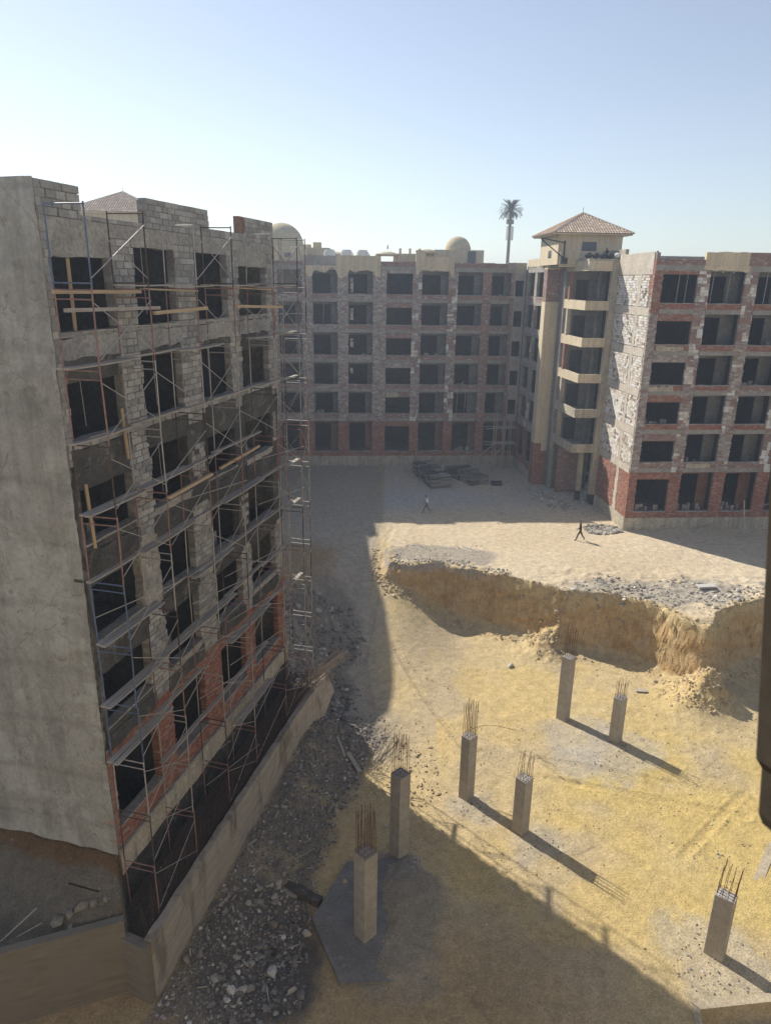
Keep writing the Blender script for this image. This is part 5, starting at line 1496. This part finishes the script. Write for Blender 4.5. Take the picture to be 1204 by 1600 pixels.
# ================================================================== PEOPLE
def skin_person(name, joints, edges, colors, label, loc, rz, pose_parts=None):
    """one continuous skinned body; colors(p) -> material index by height"""
    me_ = bpy.data.meshes.new(name); keys = list(joints)
    me_.from_pydata([joints[k][0] for k in keys], [(keys.index(a), keys.index(b)) for a, b in edges], [])
    o = bpy.data.objects.new(name, me_); COL.objects.link(o)
    mod = o.modifiers.new('skin', 'SKIN'); mod.use_smooth_shade = True
    sv = me_.skin_vertices[0].data
    for i, k in enumerate(keys):
        r = joints[k][1]; sv[i].radius = (r * 1.18, r * 1.18) if isinstance(r, float) else (r[0] * 1.18, r[1] * 1.18)
        sv[i].use_root = (k == 'pelvis')
    o.modifiers.new('sub', 'SUBSURF').levels = 1
    dg = bpy.context.evaluated_depsgraph_get(); dg.update()
    nm = bpy.data.meshes.new_from_object(o.evaluated_get(dg))
    bpy.data.objects.remove(o)
    o = bpy.data.objects.new(name, nm); COL.objects.link(o)
    nm.materials.clear()
    for m_ in ('skin', 'shirt', 'trousers', 'hair'): nm.materials.append(colors[m_])
    P = [Vector(joints[k][0]) for k in keys]
    kind = {k: (3 if k.startswith('hair') else 0 if k.split('_')[0] in ('head', 'neck', 'hand', 'nose') else 2 if k.split('_')[0] in ('pelvis', 'hip', 'knee', 'ankle') else 1 if k.split('_')[0] in ('spine', 'chest', 'shoulder', 'elbow') else 3) for k in keys}
    for p_ in nm.polygons:
        c = p_.center; i = min(range(len(P)), key=lambda q: (P[q] - c).length)
        p_.material_index = kind[keys[i]]
        p_.use_smooth = True
    o.location = loc; o.rotation_euler = (0, 0, rz)
    return tag(o, label, 'person')
skin_m = plain('brown_skin', (.20, .11, .07, 1), .6, .3, 0, .1)
hair_m = plain('black_hair', (.015, .012, .01, 1), .7, .2, 0, .1)
def walk_joints(k=1.0, crouch=False):
    return {
        'pelvis': ((0, 0, .93), (.13, .10)), 'spine': ((.01, 0, 1.12), (.12, .09)), 'chest': ((.03, 0, 1.34), (.15, .10)), 'neck': ((.04, 0, 1.49), .05), 'head': ((.06, 0, 1.60), (.085, .075)), 'hair_top': ((.055, 0, 1.69), (.075, .07)),
        'shoulder_l': ((.02, .17, 1.40), .055), 'elbow_l': ((-.10, .23, 1.15), .043), 'hand_w_l': ((.06, .24, .93), .03), 'hand_l': ((.10, .24, .86), (.035, .02)),
        'shoulder_r': ((.02, -.17, 1.40), .055), 'elbow_r': ((.02, -.24, 1.13), .043), 'hand_w_r': ((.22, -.22, 1.0), .03), 'hand_r': ((.29, -.22, .98), (.035, .02)),
        'hip_l': ((.0, .09, .86), .085), 'knee_l': ((.20, .10, .50), .06), 'ankle_l': ((.32, .10, .09), .042), 'ankle_f_l': ((.46, .10, .04), (.04, .03)),
        'hip_r': ((.0, -.09, .86), .085), 'knee_r': ((-.06, -.10, .47), .06), 'ankle_r': ((-.40, -.10, .16), .042), 'ankle_f_r': ((-.33, -.10, .04), (.04, .03))}
WE = [('pelvis', 'spine'), ('spine', 'chest'), ('chest', 'neck'), ('neck', 'head'), ('head', 'hair_top'), ('chest', 'shoulder_l'), ('shoulder_l', 'elbow_l'), ('elbow_l', 'hand_w_l'), ('hand_w_l', 'hand_l'), ('chest', 'shoulder_r'), ('shoulder_r', 'elbow_r'), ('elbow_r', 'hand_w_r'), ('hand_w_r', 'hand_r'),
      ('pelvis', 'hip_l'), ('hip_l', 'knee_l'), ('knee_l', 'ankle_l'), ('ankle_l', 'ankle_f_l'), ('pelvis', 'hip_r'), ('hip_r', 'knee_r'), ('knee_r', 'ankle_r'), ('ankle_r', 'ankle_f_r')]
shirt_w = plain('white_shirt', (.72, .72, .73, 1), .8, .1, 0, .1); tr_g = plain('grey_trousers', (.16, .15, .16, 1), .85, .1, 0, .1)
dk = plain('dark_clothes', (.035, .032, .035, 1), .85, .1, 0, .1); dk2 = plain('brown_trousers', (.085, .06, .045, 1), .85, .1, 0, .1)
J = walk_joints()
skin_person('person', J, WE, dict(skin=skin_m, shirt=shirt_w, trousers=tr_g, hair=hair_m), 'person in white shirt and grey trousers striding across the shaded courtyard', (3.64, 59.7, gz(3.64, 59.7)), R(180))
J2 = dict(walk_joints())
J2['elbow_l'] = ((.12, .24, 1.16), .043); J2['hand_w_l'] = ((.34, .24, 1.0), .03); J2['hand_l'] = ((.42, .24, .94), (.035, .02))
J2['elbow_r'] = ((-.06, -.24, 1.14), .043); J2['hand_w_r'] = ((.0, -.25, .90), .03); J2['hand_r'] = ((.03, -.25, .83), (.035, .02))
J2['knee_r'] = ((-.16, -.10, .48), .06); J2['ankle_r'] = ((-.42, -.10, .10), .042); J2['ankle_f_r'] = ((-.30, -.10, .03), (.04, .03))
skin_person('person', J2, WE, dict(skin=skin_m, shirt=dk, trousers=dk2, hair=hair_m), 'person in dark clothes walking left over the sunlit terrace', (15.65, 53.6, gz(15.65, 53.6)), R(180))
def crouch():
    return {'pelvis': ((0, 0, .22), (.15, .12)), 'spine': ((.02, 0, .42), (.13, .1)), 'chest': ((.08, 0, .62), (.16, .11)), 'neck': ((.12, 0, .75), .05), 'head': ((.15, 0, .86), (.085, .08)), 'hair_top': ((.14, 0, .95), (.075, .07)),
            'shoulder_l': ((.08, .18, .66), .055), 'elbow_l': ((.28, .22, .48), .043), 'hand_w_l': ((.46, .14, .52), .03), 'hand_l': ((.52, .12, .53), (.035, .02)),
            'shoulder_r': ((.08, -.18, .66), .055), 'elbow_r': ((.28, -.22, .46), .043), 'hand_w_r': ((.46, -.14, .48), .03), 'hand_r': ((.52, -.12, .48), (.035, .02)),
            'hip_l': ((.06, .12, .20), .09), 'knee_l': ((.42, .16, .42), .065), 'ankle_l': ((.34, .14, .07), .045), 'ankle_f_l': ((.48, .14, .03), (.04, .03)),
            'hip_r': ((.06, -.12, .20), .09), 'knee_r': ((.42, -.16, .40), .065), 'ankle_r': ((.34, -.14, .07), .045), 'ankle_f_r': ((.48, -.14, .03), (.04, .03))}
p = RF(-.6, 8.6)
skin_person('person', crouch(), WE, dict(skin=skin_m, shirt=dk, trousers=dk, hair=hair_m), 'dark clothed person crouching on roof ledge above the balconies', (p[0], p[1], 21.63), R(200))
p = RF(.55, .9)
skin_person('person', crouch(), WE, dict(skin=skin_m, shirt=dk, trousers=dk, hair=hair_m), 'dark clothed person crouching behind the right building parapet', (p[0], p[1], 21.1), R(170))

# ================================================================== ROOFTOPS BEHIND
def dome(name, x, y, r, zb, label, bw, bd, bz, box_off=0.0):
    t = thing('domed_roof', label, 'dome', (x, y, 0))
    n, m_ = 32, 12; v = []; f = []
    for j in range(m_):
        a = j / m_ * math.pi / 2
        for i in range(n):
            b = 2 * math.pi * i / n
            v.append((r * math.cos(a) * math.cos(b), r * math.cos(a) * math.sin(b), zb + r * 1.03 * math.sin(a)))
    v.append((0, 0, zb + r * 1.03))
    for j in range(m_ - 1):
        for i in range(n):
            f.append([j * n + i, j * n + (i + 1) % n, (j + 1) * n + (i + 1) % n, (j + 1) * n + i])
    for i in range(n): f.append([(m_ - 1) * n + i, (m_ - 1) * n + (i + 1) % n, m_ * n])
    mm = MB(); mm.add(v, f); mm.build('dome', MAT['domecol'], t, smoothed=True)
    MB().box(-bw + box_off, bw + box_off, -bd, bd, bz, zb).build('base', MAT['beige'], t)
    return t
MAT['domecol'] = patchy('dome_render', (.44, .38, .26, 1), (.47, .41, .28, 1), (.40, .35, .24, 1), .5, 8, .2, .01)
d1 = dome('dome', -11.7, 82.4, 2.35, 23.05, 'large sand coloured dome on roof left beside the scaffolding', 2.6, 2.6, 17)
MB().box(.6, 1.4, -2.66, -2.59, 21.9, 22.35).build('vent', MAT['interior'], d1)
d2 = dome('dome', 8.7, 96, 1.65, 23.45, 'smaller sand coloured dome behind the middle of the rear roofline', 3.1, 2.0, 17)
MB().box(1.1, 2.1, -2.06, -1.98, 21.9, 23.3).build('door', MAT['glassdark'], d2)
bb = thing('distant_building', 'low beige parapet block seen just above the rear building roof', 'building', (0, 0, 0))
MB().box(-10.4, -6.8, 85, 95, 15, 23.1).build('wall', MAT['beige'], bb)
MB().box(.5, 4.2, 92, 97, 15, 22.85).build('wall', MAT['beige'], bb)
MB().box(4.4, 5.6, 92, 96, 15, 23.3).build('wall', MAT['beige'], bb)
MB().box(-10.4, 14, 99, 110, 15, 22.1).build('wall', MAT['beige_old'], bb)
for i, x in enumerate((1.2, 2.4, 3.6)):
    MB().box(x, x + .3, 93, 93.3, 22.852, 23.5).build('chimney', MAT['beige'], bb)
labs = ['white rooftop water tank leftmost of three above rear parapet', 'white rooftop water tank in the middle of three above rear parapet', 'white rooftop water tank rightmost of three above rear parapet']
for i, x in enumerate((-6.35, -4.55, -2.85)):
    t = thing('water_tank', labs[i], 'water tank', (x, 80.2, 21.1), A4, 'white water tanks on the rear roof')
    pr = [(.62 * math.cos(a), .62 * math.sin(a)) for a in np.linspace(0, 2 * math.pi, 17)[:-1]]
    MB().prism(pr, .0, 1.45, 'z').build('tank_body', MAT['white'], t)
    MB().prism([(a * .8, b * .8) for a, b in pr], 1.452, 1.62, 'z').build('lid', MAT['white'], t)
    MB().tube((.7, 0, 0), (.7, 0, 1.3), .04, 5).build('pipe', MAT['galv'], t)
def pavilion(x, y, zb, w, h, label):
    t = thing('roof_pavilion', label, 'pavilion', (x, y, zb), A4, 'small roof pavilions on the skyline')
    for dx in (-w, w):
        for dy in (-w, w):
            MB().box(dx - .12, dx + .12, dy - .12, dy + .12, -3, h).build('post', MAT['beige'], t)
    MB().box(-w - .3, w + .3, -w - .3, w + .3, h + .002, h + .18).build('cornice', MAT['beige'], t)
    v = []; f = []; n = 16
    for j, (rr, zz) in enumerate(((w + .1, h + .182), (w * .8, h + .35), (w * .35, h + .45), (.02, h + .5))):
        for i in range(n): v.append((rr * math.cos(6.2832 * i / n), rr * math.sin(6.2832 * i / n), zz))
    for j in range(3):
        for i in range(n): f.append([j * n + i, j * n + (i + 1) % n, (j + 1) * n + (i + 1) % n, (j + 1) * n + i])
    f.append(list(range(n))[::-1]); f.append(list(range(3 * n, 4 * n)))
    m = MB(); m.add(v, f); m.build('cap', MAT['domecol'], t)
    if 'knob' in label: MB().tube((0, 0, h + .78), (0, 0, h + 1.25), .12, 6, .05).build('knob', MAT['beige'], t)
pavilion(-6.2, 90, 21.0, 1.2, 1.4, 'small domed roof pavilion left of the white tanks on skyline')
pavilion(-3.3, 92, 21.0, 1.1, 1.3, 'small domed roof pavilion right behind the white tanks')
pavilion(-.2, 90, 21.0, 1.15, 1.5, 'small domed roof pavilion with knob at skyline centre')
pavilion(4.6, 91, 21.9, .9, 1.0, 'small roof pavilion just left of the smaller dome')
for i, (x, z) in enumerate(((-9.6, 23.1), (-8.4, 23.1))):
    o = MB().prism([(x + .5 * math.cos(a), 88 + .5 * math.sin(a)) for a in np.linspace(0, 6.28, 13)[:-1]], z - .3, z + .45 + .25 * i, 'z').build('vent_cap', MAT['domecol'])
    tag(o, ['low round vent cap beside the large dome', 'taller round vent cap further right of the large dome'][i], 'vent')
# sacks on the roof ledge
sk = MB()
labels_s = ['black filled sack at left end of roof ledge row', 'black filled sack second from left on the roof ledge', 'black filled sack in the middle of the roof ledge row', 'black filled sack second from right on the roof ledge', 'pale filled sack at right end of roof ledge row']
for i in range(5):
    p = RF(-2.4 + i * .62, 8.2)
    v = ICO_V * np.array([.42, .38, .34]) * (1 + RNG.uniform(-.08, .08, (12, 1)))
    m = MB(); m.add(v, [list(f) for f in ICO_F]); o = m.build('sack', MAT['black' if i < 4 else 'white'])
    md = o.modifiers.new('sub', 'SUBSURF'); md.levels = 1; md.render_levels = 1
    o.location = (p[0], p[1], 21.90); o.rotation_euler = (0, 0, i * .7)
    tag(o, labels_s[i], 'sack', 'sacks on the roof ledge')
# hoist arm
h = thing('roof_hoist', 'dark steel hoist arm sticking out left of the tiled tower', 'hoist', RF(-4.0, 10.0, 21.6), A4)
MB().tube((0, 0, -.3), (0, 0, 1.55), .08, 6).build('post', MAT['black'], h)
MB().tube((.1, 0, 1.35), (-2.15, 0, 1.75), .05, 6).build('arm', MAT['black'], h)
MB().tube((0, 0, .1), (-2.1, 0, 1.65), .05, 6).build('strut', MAT['black'], h)
MB().box(-.25, .3, -.2, .2, -.35, .15).build('motor', MAT['black'], h)
# antenna mast dressed as a palm
PD = 150.0; K = PD / 90.0
px_, zt_ = 14.1 * K, CAM_H + (27.55 - CAM_H) * K
pt = thing('palm_mast', 'tall antenna mast disguised as a date palm on the skyline', 'mast', (px_, PD, 0))
MB().tube((0, 0, 0), (.15, 0, zt_ + .2), .46, 12, .28).build('trunk', MAT['palmtrunk'] if 'palmtrunk' in MAT else plain('mast_bark', (.20, .16, .12, 1), .9, .1, 0, .3, 3), pt)
gm = plain('palm_frond_green', (.075, .085, .05, 1), .7, .2, 0, .3, 3)
rs = random.Random(12)
for i in range(72):
    az = i * 2.39996 + rs.uniform(-.2, .2); el = rs.uniform(-.15, 1.4) if i > 10 else 1.35
    L = rs.uniform(2.5, 3.2); v = []; f = []
    N = 12; pos = Vector((.15, 0, zt_)); e = el
    spine = []
    for q in range(N + 1):
        spine.append((pos.copy(), e)); pos += Vector((math.cos(az) * math.cos(e), math.sin(az) * math.cos(e), math.sin(e))) * L / N; e -= .05 + .016 * q * (1 if el < 1 else .5)
    side = Vector((-math.sin(az), math.cos(az), 0))
    for q in range(N):
        p0, e0 = spine[q]; p1, _ = spine[q + 1]
        k = len(v); v += [p0 - side * .04, p0 + side * .04, p1 + side * .03, p1 - side * .03]; f.append([k, k + 1, k + 2, k + 3])
        if q < 1: continue
        wl = .5 * math.sin(math.pi * (q + .6) / (N + .9)) + .12
        for sg in (-1, 1):
            for u in (0.1, .6):
                b = p0.lerp(p1, u); d = (side * sg * .8 + (p1 - p0).normalized() * .75 + Vector((0, 0, -.15 + rs.uniform(-.1, .1)))).normalized()
                k = len(v); w_ = (p1 - p0).normalized() * .05
                v += [b - w_, b + w_, b + d * wl]; f.append([k, k + 1, k + 2])
    m = MB(); m.add([tuple(a) for a in v], f); m.build('frond', gm, pt)
for a in (0.2, 1.4, 2.6, 3.9, 5.2):
    c, s_ = math.cos(a), math.sin(a)
    MB().tube((.15 + .62 * c, .62 * s_, zt_ - 5.2), (.15 + .62 * c, .62 * s_, zt_ - 2.6), .17, 6).build('antenna_panel', MAT['white'], pt)
MB().tube((.13, 0, zt_ - 2.2), (.13, 0, zt_ - 1.4), .75, 8).build('collar', MAT['interior'], pt)

# ================================================================== DARK BOARD BESIDE THE WINDOW (out of focus)
near = [(1208, 600), (1200, 800), (1180, 1185), (1189, 1200), (1184, 1270), (1190, 1287), (1216, 1305), (1330, 1340), (1330, 600)]
def cam_pt(u, v, d):
    X = (u - 602) / F_PX * d; Y = -(v - 800) / F_PX * d
    return Vector((0, 0, CAM_H)) + c_right * X + c_up * Y + fwd * d
v = [tuple(cam_pt(a, b, .60) - fwd * .05) for a, b in near] + [tuple(cam_pt(a, b, .60)) for a, b in near]
nn_ = len(near)
f = [list(range(nn_)), list(range(nn_, 2 * nn_))[::-1]] + [[i, i + nn_, (i + 1) % nn_ + nn_, (i + 1) % nn_] for i in range(nn_)]
m = MB(); m.add(v, f); o = m.build('window_board', MAT['darkwood'])
tag(o, 'dark blurred timber board beside the window opening at right edge', 'board')

# ================================================================== AIR
hz_ = NT('haze_air')
for nd in list(hz_.t.nodes):
    if nd.type != 'OUTPUT_MATERIAL': hz_.t.nodes.remove(nd)
pv = hz_.t.nodes.new('ShaderNodeVolumePrincipled')
pv.inputs['Color'].default_value = (.82, .88, 1.0, 1); pv.inputs['Density'].default_value = HAZE; pv.inputs['Color'].default_value = (.72, .84, 1.0, 1)
pv.inputs['Anisotropy'].default_value = 0.35
outn = [n_ for n_ in hz_.t.nodes if n_.type == 'OUTPUT_MATERIAL'][0]
hz_.t.links.new(pv.outputs[0], outn.inputs['Volume'])
o = MB().box(-3600, 3600, -3600, 3600, -6.5, 36).build('haze', hz_.m, None, 'stuff')
o['label'] = 'thin pale dusty air over the whole building site'
